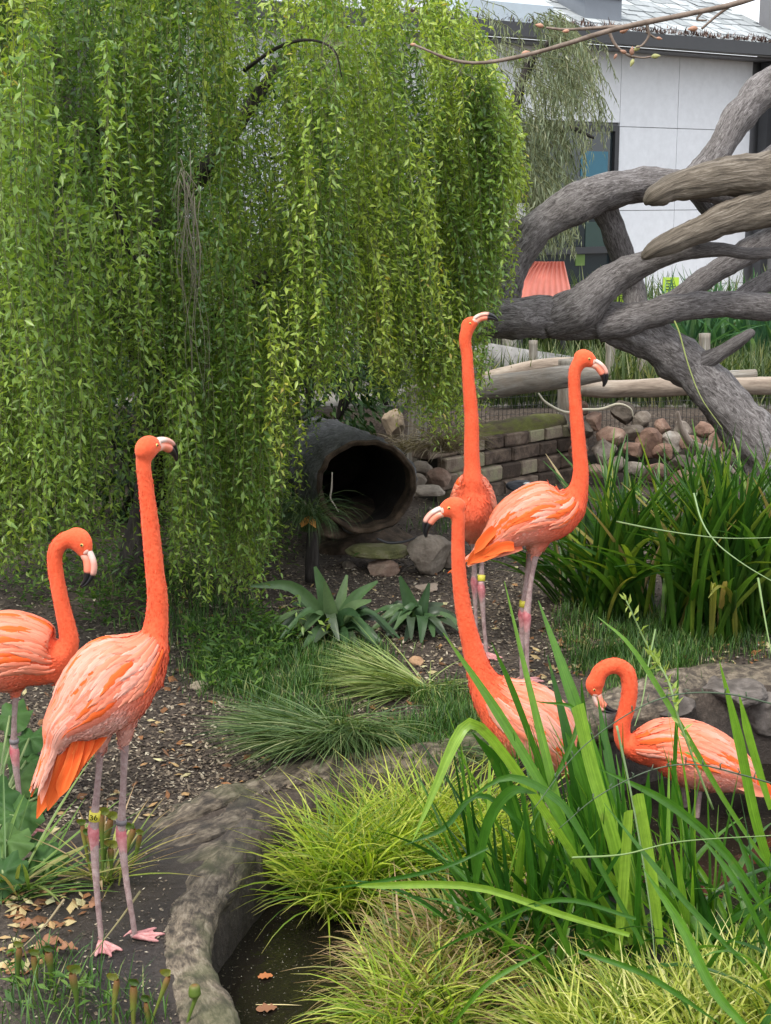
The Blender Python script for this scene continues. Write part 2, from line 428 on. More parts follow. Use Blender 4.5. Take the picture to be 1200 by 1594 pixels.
# rim of modelled rock that looks like driftwood
m, nt, p, _ = mk('weathered_rim')
v = vec_attr(nt, 'tuv', (2.2, 2.2, 0.9)); n = noise(nt, v, 26, 10, 0.68, 0.3); g = noise(nt, vec_attr(nt, 'tuv', (16, 16, 1.4)), 9, 6, 0.6, 0.8)
c = ramp(nt, n, [(0.34, (0.025, 0.020, 0.015)), (0.45, (0.085, 0.068, 0.05)), (0.55, (0.20, 0.165, 0.12)), (0.70, (0.37, 0.325, 0.255))])
c = mixc(nt, 0.6, c, ramp(nt, g, [(0.35, (0.35, 0.3, 0.27)), (0.6, (1.05, 1, 0.95))]), 'MULTIPLY')
st = sm(nt, 'ShaderNodeAttribute', attribute_name='stain'); big = noise(nt, obj_vec(nt), 6, 5)
sf = mixc(nt, 1.0, st.outputs['Fac'], ramp(nt, big, [(0.3, (0.3,) * 3), (0.55, (1.0,) * 3)]), 'MULTIPLY')
mg = noise(nt, obj_vec(nt), 4.2, 5, .6); c = mixc(nt, ramp(nt, mg, [(.5, (0,) * 3), (.62, (.55,) * 3)]), c, (.075, .085, .03)); c = mixc(nt, sf, c, (0.016, 0.013, 0.013)); nt.links.new(c, p.inputs['Base Color'])
mo = noise(nt, obj_vec(nt), 3.5, 4)
p.inputs['Roughness'].default_value = 0.8; bump(nt, p, mixc(nt, 0.5, n, g), 0.6, 0.014); M_rim = m
def rim(name, pts, label, stain=None, k=40, n=260, seed=3, rf=0.15, cat='pond edging', grp='rock coping round the pond'):
    C = [np.append(G0(a, b, z), (r, s)) for a, b, z, r, s in pts]
    C = spline(np.array(C), n); C[:, 3] *= .86; C[:, 2] -= .006; Vt, F, A = tube(C[:, :3], C[:, 3], k, L=np.array((0, 0, 1.0)), flat=1.25, rough=rf, rs=9, seed=seed, fiss=0.16)
    A['stain'] = np.repeat(np.concatenate([[C[0, 4]], C[:, 4], [C[-1, 4]]]), k)
    return single(name, Vt, F, M_rim, label, cat, grp, attrs=A)
rim('pond_edging', [(420, 1800, -.02, .066, .1), (362, 1680, -.02, .066, .1), (315, 1585, -.02, .064, .1), (285, 1500, -.02, .060, .15), (298, 1425, -.02, .060, .2), (338, 1360, -.025, .066, .5), (372, 1305, -.03, .085, .85), (400, 1262, -.03, .09, .5), (470, 1218, .01, .072, .2), (560, 1198, .03, .065, .15), (680, 1182, .045, .065, .2), (800, 1162, .05, .07, .2), (900, 1130, .06, .075, .2), (985, 1098, .06, .09, .2), (1080, 1076, .05, .10, .2), (1200, 1070, .05, .10, .3), (1400, 1070, 0, .1, .4), (1650, 1120, 0, .1, .4)],
    'tan grained rock coping curving round the left and far banks of the pond')
rim('bog_edging', [(430, 1245, -.06, .07, .6), (350, 1262, -.035, .085, .95), (280, 1285, -.03, .08, .9), (215, 1275, -.02, .055, .3), (150, 1285, -.02, .05, .2), (90, 1315, -.02, .05, .2), (30, 1370, -.02, .055, .25), (-40, 1450, -.02, .06, .3), (-160, 1560, -.02, .06, .3)],
    'low grey rock edging crossing behind the pitcher plants to the left side', seed=9)

for i_, (pts_, lab_) in enumerate((([(225, 1300, -.0, .02, .1), (300, 1268, .02, .04, .2), (370, 1240, .02, .045, .3), (440, 1222, .01, .03, .2)], 'dark furrowed root lying behind the coping, farthest of the three'), ([(215, 1340, -.01, .02, .5), (285, 1310, .01, .04, .55), (350, 1285, .02, .045, .5), (400, 1262, .01, .03, .5)], 'black stained root beside the mud, middle of the three'), ([(250, 1365, -.01, .02, .6), (310, 1335, .01, .032, .6), (350, 1320, .01, .03, .5)], 'short black root against the coping, nearest of the three'))):
    rim('old_root', pts_, lab_, n=160, seed=20 + i_, rf=.42, cat='root', grp='stained roots behind the coping')
N = 260; Pb = np.stack([*(lambda q: (q[:, 0], q[:, 1]))(np.array([G0(a, b, WATER_Z)[:2] for a, b in zip(rng.normal(415, 45, N)[:90], rng.uniform(1430, 1590, 90))])), np.full(90, WATER_Z + .002)], -1)
# chips, leaf litter, short turf: nobody could count these
def sample_px(poly, n, r=rng):
    """n ground points whose pixels fall in a polygon"""
    poly = np.array(poly, float); lo, hi = poly.min(0), poly.max(0); out = []
    while len(out) < n:
        a = r.uniform(lo, hi, (n * 2, 2)); k = sdist(a[:, 0], a[:, 1], poly) < 0
        out += list(a[k])
    a = np.array(out[:n]); Yd = 1.62 / np.maximum((a[:, 1] - 300) / FPX, 0.02)
    for _ in range(4):
        t = Yd / (CP + (797 - a[:, 1]) / FPX * SP); X = (a[:, 0] - 600) / FPX * t; z = H(X, Yd)
        zz = (-SP + (797 - a[:, 1]) / FPX * CP); t = (z - CAMZ) / zz; Yd = t * (CP + (797 - a[:, 1]) / FPX * SP)
    t = Yd / (CP + (797 - a[:, 1]) / FPX * SP)
    X = (a[:, 0] - 600) / FPX * t; return np.stack([X, Yd, H(X, Yd)], -1)
def chips(name, P, smin, smax, mat, kind_of):
    N = len(P); a = rng.uniform(0, 6.28, N); l = rng.uniform(smin, smax, N); w = l * rng.uniform(0.25, 0.7, N)
    D = np.stack([np.cos(a), np.sin(a), rng.normal(0, .25, N)], -1); X = np.stack([-np.sin(a), np.cos(a), rng.normal(0, .3, N)], -1)
    P = P + np.array((0, 0, 0.004)); h = np.array((0, 0, 1.0)) * (l * 0.18)[:, None]
    V = np.stack([P - D * l[:, None] / 2, P - X * w[:, None] / 2 + h * .4, P + D * l[:, None] / 2 + h * .5, P + X * w[:, None] / 2, P + h], 1).reshape(-1, 3)
    F1 = np.array([(0, 1, 4), (1, 2, 4), (2, 3, 4), (3, 0, 4)]); F = (F1[None] + (np.arange(N) * 5)[:, None, None]).reshape(-1, 3)
    rr = rng.random(N) ** 1.2
    o = single(name, V, F, mat, kind_of, None, kind='stuff', attrs={'r': np.repeat(rr, 5)}, smooth=False); return o
M_chip = leafy('bark_chip', [(0.0, (0.016, 0.011, 0.009)), (0.45, (0.075, 0.056, 0.043)), (0.75, (0.19, 0.145, 0.105)), (0.92, (0.32, 0.265, 0.20)), (1.0, (0.50, 0.44, 0.35))], trans=0.0, rough=0.85)
open_ground = [(120, 1010), (300, 900), (520, 880), (700, 860), (1000, 740), (1000, 1000), (760, 1120), (560, 1200), (330, 1260), (60, 1300), (0, 1180), (0, 1050)]
chips('bark_mulch', np.vstack([sample_px(open_ground, 30000), sample_px([(0, 1000), (0, 800), (620, 760), (820, 740), (1200, 720), (1200, 1040), (700, 1010)], 13000)]), 0.006, 0.022, M_chip, 'brown and grey bark mulch over the open ground')
chips('bog_litter', sample_px([(0, 1400), (130, 1300), (240, 1320), (280, 1420), (240, 1520), (280, 1594), (0, 1594)], 1300), 0.003, 0.012, M_chip, 'dark bits of bark on the wet mud by the pink feet')
chips('pond_scum', Pb[sdist(Pb[:, 0], Pb[:, 1], POND) < -.02], .0015, .004, plain('scum_speck', (.5, .48, .4), .6), 'pale specks floating on the dark pond water')
M_litter = leafy('dry_leaf', [(0.0, (0.10, 0.045, 0.02)), (0.4, (0.30, 0.13, 0.05)), (0.7, (0.45, 0.33, 0.16)), (1.0, (0.55, 0.52, 0.30))], trans=0.1, rough=0.7)
chips('leaf_litter', np.vstack([sample_px(open_ground, 480), sample_px([(0, 1390), (130, 1350), (140, 1420), (90, 1480), (0, 1560)], 110), sample_px([(820, 980), (1200, 980), (1200, 1060), (820, 1060)], 200)]), 0.02, 0.045, M_litter, 'dry leaves scattered over the mulch')
M_turf = leafy('turf_blade', [(0, (0.025, 0.065, 0.014)), (0.5, (0.055, 0.14, 0.026)), (.85, (0.12, 0.24, 0.05)), (1, (.30, .28, .12))], trans=0.3, rough=0.5)
def ragged(P, s=.05):
    P = P.copy(); P[:, 0] += rng.normal(0, s, len(P)); P[:, 1] += rng.normal(0, s * 1.6, len(P)); P[:, 2] = H(P[:, 0], P[:, 1])
    k = np.array([mnoise.noise(Vector((q[0] * 6, q[1] * 6, 4.4))) for q in P]) > rng.uniform(-.55, .12, len(P)); k &= sdist(P[:, 0], P[:, 1], POND) > .05
    return P[k]
def turf(P, lmin, lmax, w, mat, label, name='turf', a0=0.5):
    N = len(P); V, F, A = blades(P, rng.uniform(0, 6.28, N), rng.uniform(lmin, lmax, N), rng.uniform(0, a0, N), rng.uniform(.2, 1.3, N), np.full(N, w), seg=3, fold=0)
    return single(name, V, F, mat, label, None, kind='stuff', attrs=A)
turf(ragged(np.vstack([sample_px(q, int(c * 1.5)) for q, c in [([(280, 1000), (420, 985), (560, 1000), (600, 1030), (560, 1060), (440, 1090), (330, 1075)], 5200), ([(400, 1060), (530, 1060), (545, 1120), (430, 1150)], 1700), ([(560, 1130), (690, 1090), (745, 1100), (765, 1175), (640, 1180), (540, 1165)], 4200),
      ([(880, 960), (1060, 950), (1100, 1010), (1060, 1060), (960, 1085), (900, 1040)], 5200), ([(160, 900), (330, 880), (400, 960), (300, 1010), (200, 990)], 1500), ([(1060, 950), (1200, 950), (1200, 1020), (1080, 1020)], 900), ([(660, 800), (700, 800), (700, 830), (660, 830)], 120)]])), 0.025, 0.08, 0.003, M_turf, 'short green turf in patches between the sedge clumps')
turf(sample_px([(0, 1480), (130, 1500), (230, 1550), (280, 1594), (0, 1640)], 300), 0.03, 0.11, 0.0035, M_turf, 'short weedy grass along the bottom left', 'bog_grass', 0.7)

# ================================================================== BUILDING
wallO = W(1163, 300, 15.6)[:2]; ang = R(36)
Uv = np.array((-math.cos(ang), -math.sin(ang), 0)); Nv_ = np.array((math.sin(ang) * 1.0, -math.cos(ang), 0)); Zv = np.array((0, 0, 1.0))
def B(u, z, n=0.0): return np.array((wallO[0], wallO[1], 0)) + Uv * u + Zv * z + Nv_ * n
def bpart(name, u0, u1, z0, z1, n0, n1, mat, parent, label=None):
    V, F = box(u0, u1, n0, n1, z0, z1); Vw = np.array([B(a, c, b) for a, b, c in V])
    return part(name, Vw, F, mat, parent, smooth=False, label=label)
def u_at(px, n=0.0):
    """u where the wall is met by the column px"""
    a = (px - 600) / FPX / CP; best = None
    us = np.linspace(-1, 9, 2000); P = np.array([B(u, 2, n) for u in us]); q = P[:, 0] / P[:, 1]; return float(us[np.argmin(abs(q - a))])
def z_at(px, py, n=0.0):
    P = B(u_at(px, n), 0, n); return float(W(px, py, P[1])[2])
M_panel = plain('white_panel', (0.80, 0.81, 0.84), 0.6); M_dark = plain('dark_metal', (0.035, 0.036, 0.04), 0.45); M_grey = plain('grey_cladding', (0.16, 0.16, 0.17), 0.6)
m, nt, p, _ = mk('window_glass'); p.inputs['Base Color'].default_value = (0.02, 0.03, 0.035, 1); p.inputs['Roughness'].default_value = 0.06; p.inputs['Specular IOR Level'].default_value = 0.7; M_glass = m
bld = thing('building', B(0, 0), 'white panelled building with grey shingle roof and dark window behind the fallen tree', 'building')
zt = z_at(1163, 95); w0, w1 = u_at(943), u_at(800); wz1, wz0 = z_at(943, 196), z_at(943, 448)
bpart('wall', -0.25, 9, -0.2, zt, -0.4, -0.03, M_grey, bld)
us = [0.0, u_at(1032), w0 - 0.03, w1 + 0.03, w1 + 1.2, w1 + 2.4, w1 + 3.6]; zs = [-0.2, z_at(1032, 445), z_at(1032, 327), z_at(1032, 200), zt]
for i in range(len(us) - 1):
    for j in range(4):
        a, b, c, d = us[i] + .003, us[i + 1] - .003, zs[j] + .003, zs[j + 1] - .003
        if i == 2:
            if c < wz1 < d: c = wz1 + .03
            elif d <= wz1 + .01 and c >= wz0: continue
            elif c < wz0 < d: d = wz0 - .03
            elif wz0 < d <= wz1: continue
        if d - c < 0.05: continue
        bpart('wall_panel', a, b, c, d, -0.028, 0.0, M_panel, bld)
win = bpart('window', w0, w1, wz0, wz1, -0.02, -0.012, M_glass, bld); zm = z_at(943, 388)
for nm, a, b, c, d in (('frame', w0, w0 + .05, wz0, wz1), ('frame', w1 - .05, w1, wz0, wz1), ('frame', w0 + .05, w1 - .05, wz1 - .05, wz1), ('frame', w0 + .05, w1 - .05, wz0, wz0 + .05), ('frame', w0 + .05, w1 - .05, zm - .03, zm + .03)):
    bpart(nm, a, b, c, d, -0.01, 0.03, M_dark, win)
ub = (w0 + w1) / 2
bpart('pane', w0 + .055, w1 - .055, zm + .035, wz1 - .055, -0.008, -0.002, M_glass, win)
bpart('pane', w0 + .055, w1 - .055, wz0 + .055, zm - .035, -0.008, -0.002, M_glass, win)
M_blue = plain('blue_poster', (0.04, 0.16, 0.23), 0.5); M_lime = plain('lime_sign', (0.42, 0.62, 0.05), 0.6); M_red = plain('coral_sheet', (0.74, 0.24, 0.18), 0.6)
bpart('poster', u_at(930), u_at(890), z_at(930, 275), z_at(930, 236), 0.0, 0.004, M_blue, win, 'blue poster in the upper pane')
bpart('poster', u_at(900), u_at(886), z_at(930, 412), z_at(930, 395), 0.0, 0.004, plain('green_poster', (.12, .2, .04), .6), win, 'dim green poster in the lower pane')
bpart('blind', u_at(940), u_at(900), z_at(930, 385), z_at(930, 345), 0.0, 0.006, plain('teal_reflection', (.03, .06, .05), .6), win)  # thin teal sheet over the glass, a reflection put in as colour
bpart('gutter', -0.25, 9, zt + 0.0, zt + 0.11, 0.28, 0.44, M_dark, bld)
bpart('soffit', -0.2, 9, zt - .02, zt - .003, -0.3, 0.28, M_grey, bld)
bpart('downpipe', -0.16, -0.06, -0.2, zt - .03, 0.05, 0.16, M_dark, bld)
bpart('corner_pillar', -1.9, -0.17, -0.2, zt + 1.6, -0.1, 0.35, M_grey, bld)
# roof: rows of shingle tabs
pit = R(25); ru = np.array((0, 0, 0.0))
def RF(u, s, h=0.0): return B(u, zt + 0.10 + s * math.sin(pit) + h * math.cos(pit), 0.42 - s * math.cos(pit) + h * math.sin(pit))
mr = mottled('roof_shingle', [(0.3, (0.22, 0.24, 0.26)), (0.5, (0.36, 0.38, 0.41)), (0.7, (0.5, 0.53, 0.56))], 6, 0.85, 0.3, vs=(1, 1, 1), rand=0.3)
V = [RF(u, s, h) for h in (-0.12, -0.01) for u, s in ((-0.25, 0), (9, 0), (9, 4.6), (-0.25, 4.6))]
roof = part('roof', V, [(3, 2, 1, 0), (4, 5, 6, 7), (0, 1, 5, 4), (1, 2, 6, 5), (2, 3, 7, 6), (3, 0, 4, 7)], mr, bld, smooth=False)
Vs, Fs, rv = [], [], []
row = 0; s = 0.0
while s < 4.5:
    u = -0.25 + rnd.random() * .15
    while u < 6.6:
        w = rnd.uniform(.11, .2); h1 = rnd.uniform(.008, .018); o_ = rnd.uniform(-.02, .02); n0 = len(Vs)
        Vs += [RF(u, s + o_, h1), RF(u + w - .008, s + o_, h1), RF(u + w - .008, s + .24, .004), RF(u, s + .24, .004), RF(u, s + o_, -.005), RF(u + w - .008, s + o_, -.005)]
        Fs += [(n0, n0 + 1, n0 + 2, n0 + 3), (n0 + 4, n0 + 5, n0 + 1, n0), (n0, n0 + 3, n0 + 3, n0 + 4), (n0 + 1, n0 + 5, n0 + 5, n0 + 2)]
        rv += [rnd.random()] * 6; u += w
    s += .16; row += 1
Fs = [f for f in Fs if len(set(f)) == 4]
M_tab = leafy('shingle_tab', [(0, (0.27, 0.29, 0.31)), (0.5, (0.36, 0.38, 0.41)), (1, (0.46, 0.49, 0.52))], trans=0, rough=.8)
o = part('shingles', Vs, Fs, M_tab, roof, attrs={'r': rv}, smooth=False); o['kind'] = 'stuff'
# moss and needles caught along the gutter
N = 1500; uu = rng.uniform(-.2, 4.5, N); base = np.array([RF(u, abs(rng.normal(0, .05)), .0) for u in uu])
V, F, A = blades(base, rng.uniform(0, 6.28, N), rng.uniform(.03, .09, N), rng.uniform(.2, 1.2, N), rng.uniform(0, .8, N), np.full(N, .012), seg=2, fold=0)
o = part('gutter_debris', V, F, leafy('needle_litter', [(0, (.05, .03, .025)), (1, (.16, .09, .07))], trans=0), roof, attrs=A); o['kind'] = 'stuff'
# roof ventilator and skylight
def proof(px, py, h=0.0):
    best = None
    us_, ss_ = np.meshgrid(np.linspace(-.2, 8, 160), np.linspace(0, 4.6, 120)); P = np.array([RF(a, b, h) for a, b in zip(us_.ravel(), ss_.ravel())])
    d = P - np.array((0, 0, CAMZ)); dep = d[:, 1] * CP - d[:, 2] * SP
    qx = 600 + FPX * d[:, 0] / dep; qy = 797 - FPX * (d[:, 1] * SP + d[:, 2] * CP) / dep
    i = int(np.argmin((qx - px) ** 2 + (qy - py) ** 2)); return us_.ravel()[i], ss_.ravel()[i]
u1, s1 = proof(967, 36); u2, s2 = proof(903, 28)
def obox(u0, u1, s0, s1, h0, h1):
    V = [RF(u, s, 0) + Zv * h for h in (h0, h1) for u, s in ((u0, s0), (u1, s0), (u1, s1), (u0, s1))]
    return V, [(3, 2, 1, 0), (4, 5, 6, 7), (0, 1, 5, 4), (1, 2, 6, 5), (2, 3, 7, 6), (3, 0, 4, 7)]
V, F = obox(u1, u2 - .02, s1, s1 + .5, -.05, .2); part('roof_vent', V, F, plain('vent_grey', (.2, .22, .25), .5, .3), bld, smooth=False)
V, F = obox(u1 - .03, u2 + .03, s1 - .03, s1 + .53, .203, .225); vc = part('vent_flange', V, F, M_panel, bld, smooth=False)
cc = RF((u1 + u2) / 2, s1 + .25, 0) + Zv * .3; V, F, A = tube(np.array([cc - Zv * .06, cc, cc + Zv * .005, cc + Zv * .05]), [.16, .18, .2, .15], 20); part('vent_cowl', V, F, plain('cowl_grey', (.17, .18, .2), .5, .3), bld)
u3, s3 = proof(860, 72); u4, s4 = proof(760, 14)
V, F = obox(u3, u3 + .95, s3, s3 + 1.1, .0, .16); part('skylight', V, F, plain('skylight_glass', (.45, .52, .58), .3), bld, smooth=False)

# ================================================================== COLOURED THINGS BEHIND THE FALLEN TREE
# corrugated coral sheet of a play shelter, bowed
yB = 11.2; top = W(832, 407, yB); s_ = S(yB)
cols = np.linspace(0, 1, 61); rowsn = 12; V = []
for side in (0, 1):
    for j in range(rowsn):
        v_ = j / (rowsn - 1)                              # 0 top 1 bottom
        for c_ in cols:
            xl = 832 - 32 * (1 - (1 - v_) ** 1.7); xr = 878 + 14 * v_
            px = xl + (xr - xl) * c_; py = 407 + 60 * v_
            q = W(px, py, yB - 0.30 * v_ ** 2 + side * .01); q[1] += 0.010 * math.sin(c_ * 2 * math.pi * 9); V.append(q)
nn = len(cols) * rowsn; f = grid_faces(rowsn, len(cols), False); F = np.vstack([f[:, ::-1], f + nn])
sh = thing('play_shelter', (top[0], yB, 0.35), 'coral red corrugated arched sheet seen between the limbs of the fallen tree', 'shelter')
part('roof_sheet', V, F, M_red, sh)
for px in (812, 880):
    a = W(px, 462, yB - .28); V, F, A = tube(np.array([(a[0], yB - .2, .3), (a[0], yB - .2, a[2])]), [.02, .02], 8); part('leg', V, F, M_dark, sh)
# lime signs
M_ink = plain('ink', (0.02, 0.02, 0.02), 0.6)
for px, py, w, h, lab in ((1044, 445, 24, 26, 'lime green square sign on a thin post right of the lower branches'), (968, 461, 14, 18, 'small lime green sign partly hidden behind the dark forked branch')):
    yS = 12.6; a = W(px, py, yS); s_ = S(yS); t = thing('lime_sign', (a[0], yS, 0.35), lab, 'sign', 'lime signs behind the fence')
    V, F = box(a[0] - w / 2 * s_, a[0] + w / 2 * s_, yS - .01, yS, a[2] - h / 2 * s_, a[2] + h / 2 * s_); part('sign_board', V, F, M_lime, t, smooth=False)
    V, F = box(a[0] - .012, a[0] + .012, yS + .003, yS + .027, .3, a[2] - .02); part('post', V, F, M_dark, t, smooth=False)
    Vt = []; Ft = []
    for i in range(4):
        b, f = box(a[0] - w * .32 * s_, a[0] + w * (.1 + .07 * (i % 3)) * s_, yS - .013, yS - .0105, a[2] + h * (.28 - .17 * i) * s_, a[2] + h * (.33 - .17 * i) * s_); Ft += (f + len(Vt)).tolist(); Vt += b.tolist()
    part('lettering', Vt, [tuple(f) for f in Ft], M_ink, t, smooth=False)
# white notice plates on a pale post
yS = 10.6; a = W(795, 330, yS); s_ = S(yS)
t = thing('sign_post', (a[0], yS, 0.38), 'pale post carrying two white plates beside the weeping curtain', 'sign post')
P, rr = pxpath([(798, 316, 8), (796, 340, 9), (794, 400, 10), (793, 470, 11), (793, 560, 12)], yS, 16); V, F, A = tube(P, rr, 12, rough=.08)
part('post', V, F, mottled('pale_post', [(.3, (.25, .23, .2)), (.7, (.5, .47, .42))], 12), t, attrs=A)
for px, w in ((779, 15), (809, 15)):
    b = W(px, 332, yS); V, F = box(b[0] - w / 2 * s_, b[0] + w / 2 * s_, yS - .06, yS - .05, b[2] - 16 * s_, b[2] + 15 * s_); pl = part('plate', V, F, plain('white_plate', (.8, .8, .8), .4), t, smooth=False)
    for i, (dx, dy) in enumerate(((-2, 7), (2, 3), (-1, -2))):                      # dark birds printed on the plate
        c0 = np.array((b[0] + dx * s_, yS - .062, b[2] + dy * s_)); V, F, A = tube(np.array([c0 + (-3 * s_, 0, 1.5 * s_), c0, c0 + (3.5 * s_, 0, -1 * s_)]), [.004, .008, .003], 6, flat=.1); part('mark', V, F, M_ink, pl)

# ================================================================== FENCE, WALL, ROCKS
m, nt, p, _ = mk('weathered_wood')
v = vec_attr(nt, 'tuv', (1, 1, .12)); n = noise(nt, v, 40, 8, .7, .4); n2 = noise(nt, vec_attr(nt, 'tuv', (1, 1, .5)), 9, 5)
oi = sm(nt, 'ShaderNodeObjectInfo')
c = ramp(nt, n, [(.3, (.07, .06, .05)), (.5, (.23, .21, .18)), (.7, (.44, .42, .385))])
c = mixc(nt, ramp(nt, n2, [(.42, (0,) * 3), (.7, (.8,) * 3)]), c, (.22, .17, .12)); nt.links.new(c, p.inputs['Base Color']); p.inputs['Roughness'].default_value = .85; bump(nt, p, n, .6, .008); M_wood = m
M_wood2 = mottled('pale_peeled_wood', [(.3, (.16, .12, .09)), (.5, (.36, .29, .23)), (.75, (.56, .49, .41))], 10, .8, .4, vec='tuv', vs=(3, 3, .4), fine=60)
M_mossw = mottled('mossy_log', [(.3, (.05, .04, .025)), (.45, (.13, .11, .06)), (.55, (.15, .16, .04)), (.75, (.22, .20, .12))], 9, .9, .7, vec='tuv', vs=(2, 2, .6), fine=50)
fen = thing('rail_fence', W(888, 720, 8.9), 'low split log rail fence with wire mesh behind the two far birds', 'fence')
def log(name, pts, mat, parent, Y=None, k=16, n=30, rough=.12, label=None, seed=0):
    P, rr = pxpath(pts, Y, n); V, F, A = tube(P, rr, k, rough=rough, rs=5, seed=seed, fiss=.12); return part(name, V, F, mat, parent, attrs=A, label=label)
log('rail', [(640, 613, 15, 8.2), (690, 607, 16, 8.3), (760, 603, 18, 8.4), (840, 592, 18, 8.5), (900, 585, 16, 8.6), (942, 583, 10, 8.65)], M_wood, fen, seed=1)
log('rail', [(903, 606, 11, 8.75), (960, 605, 14, 8.8), (1050, 602, 14, 8.9), (1140, 600, 14, 9.0), (1260, 600, 14, 9.1)], M_wood2, fen, seed=2)
log('rail', [(750, 588, 8, 9.3), (800, 578, 11, 9.35), (850, 570, 12, 9.4), (900, 566, 11, 9.45)], M_wood2, fen, seed=3)
log('rail', [(1060, 592, 9, 8.95), (1120, 587, 10, 9.0), (1176, 582, 7, 9.05)], M_wood, fen, seed=5)
log('post', [(885, 560, 17), (886, 600, 18), (888, 660, 18), (890, 735, 19)], M_wood, fen, Y=8.85, seed=4)
log('post', [(645, 600, 9), (645, 660, 10), (643, 720, 10)], M_wood, fen, Y=8.1, seed=6)
log('post', [(657, 600, 6), (658, 660, 7), (656, 720, 7)], M_wood, fen, Y=8.2, seed=16)
M_wire = plain('black_wire', (.03, .03, .03), .5)
def mesh_panel(p0, p1, z0, z1, dx, dz, tilt=0.0):
    p0, p1 = np.array(p0), np.array(p1); Ln = np.linalg.norm(p1 - p0); parts_ = []
    d = (p1 - p0) / Ln
    for i in range(int(Ln / dx) + 1):
        a = p0 + d * i * dx; parts_.append(tube(np.array([(a[0], a[1], z0), (a[0] + tilt, a[1], z1)]), [.0016] * 2, 3, cap=False))
    for j in range(int((z1 - z0) / dz) + 1):
        z = z0 + j * dz; parts_.append(tube(np.array([(p0[0], p0[1], z), (p1[0], p1[1], z)]), [.0016] * 2, 3, cap=False))
    return merge(parts_)
a, b = W(655, 612, 8.62), W(872, 612, 8.95)
V, F, A = mesh_panel(a[:2], b[:2], W(700, 668, 8.6)[2], W(700, 600, 8.6)[2], .027, .05); o = part('wire_mesh', V, F, M_wire, fen, attrs=A); o['kind'] = 'stuff'
a, b = W(905, 612, 8.98), W(1210, 612, 9.3)
V, F, A = mesh_panel(a[:2], b[:2], W(1000, 690, 9.1)[2], W(1000, 612, 9.1)[2], .027, .05); o = part('wire_mesh', V, F, M_wire, fen, attrs=A); o['kind'] = 'stuff'
# path slab behind the mesh
V, F, A = tube(np.array([(W(640, 640, 9.8)[0], 9.7, .56), (W(760, 640, 9.8)[0], 9.85, .58), (W(905, 640, 9.9)[0], 9.95, .52)]), [.15, .16, .12], 18, flat=1.1, rough=.1)
M_slab = mottled('grey_boulder', [(.3, (.16, .155, .15)), (.6, (.3, .29, .28)), (.8, (.42, .4, .38))], 7, .9, .5)
single('boulder', V, F, M_slab, 'long grey boulder lying behind the wire mesh of the fence', 'boulder', attrs=A)
V, F = box(-6, 6, 9.5, 12.2, .30, .405); single('path', V, F, mottled('path_gravel', [(.3, (.2, .19, .17)), (.7, (.36, .34, .31))], 20), None, None, kind='structure', smooth=False)

# brick wall: courses recede to the right
M_brick = mottled('old_stone_brick', [(.25, (.08, .058, .045)), (.45, (.20, .145, .11)), (.6, (.30, .235, .18)), (.8, (.38, .36, .22))], 13, .9, .6, rand=.5, fine=70)
bw = thing('brick_wall', W(810, 750, 8.3), 'short low wall of brown bricks under a mossy log, behind the straight necked bird', 'wall')
pA, pB = W(690, 700, 8.0), W(893, 700, 8.75); dW = nrm(pB - pA)[:2]; LW = np.linalg.norm((pB - pA)[:2]); angW = math.atan2(dW[1], dW[0])
zc = float(H(.6, 8.4)) - .03; heights = [.10, .085, .08, .075]; seedb = 0
brick_me = []
for i in range(8):
    V, F = bevbox(.2, .13, .07, .008, i, .0035); brick_me.append(make_mesh('brick', V, F, M_brick, smooth=False))
lean = 0
for ci, hh in enumerate(heights):
    x = -.1 * (ci % 2) ; 
    while x < LW - (.03 if ci < 3 else .06):
        w = rnd.uniform(.13, .24) * (0.6 if ci == 0 and rnd.random() < .4 else 1)
        if x + w > LW: w = LW - x
        if w > .05:
            o = bpy.data.objects.new('brick', brick_me[rnd.randrange(8)]); o.parent = bw
            q = pA[:2] + dW * (x + w / 2) + np.array((-dW[1], dW[0])) * (rnd.uniform(-.008, .008) + .025 * ci)
            o.location = (q[0] - bw.location[0], q[1] - bw.location[1], zc + hh / 2 - bw.location[2]); o.rotation_euler = (rnd.uniform(-.03, .03), rnd.uniform(-.02, .02), angW + rnd.uniform(-.03, .03))
            o.scale = ((w - .008) / .2, 1, (hh - .007) / .07); COL.objects.link(o)
        x += w
    zc += hh
q0, q1 = pA[:2], pB[:2]; nW = np.array((-dW[1], dW[0]))
Vb = [np.array((*(q + nW * o_), z)) for z in (-.05, zc - .02) for q, o_ in ((q0, .0), (q1, .0), (q1, .30), (q0, .30))]
part('core', [v + np.array((*(nW * .045), 0)) for v in Vb], [(3, 2, 1, 0), (4, 5, 6, 7), (0, 1, 5, 4), (1, 2, 6, 5), (2, 3, 7, 6), (3, 0, 4, 7)], plain('dark_mortar', (.03, .025, .02), .95), bw, smooth=False)
V, F, A = tube(*(lambda P: (P[0], P[1]))(pxpath([(715, 690, 17, 8.25), (760, 680, 18, 8.4), (820, 668, 18, 8.6), (872, 662, 15, 8.78)], None, 26)), 14, rough=.16, rs=5, seed=8, flat=1.2)
single('mossy_log', V, F, M_mossw, 'mossy squared log lying along the top of the brick wall', 'log', attrs=A)

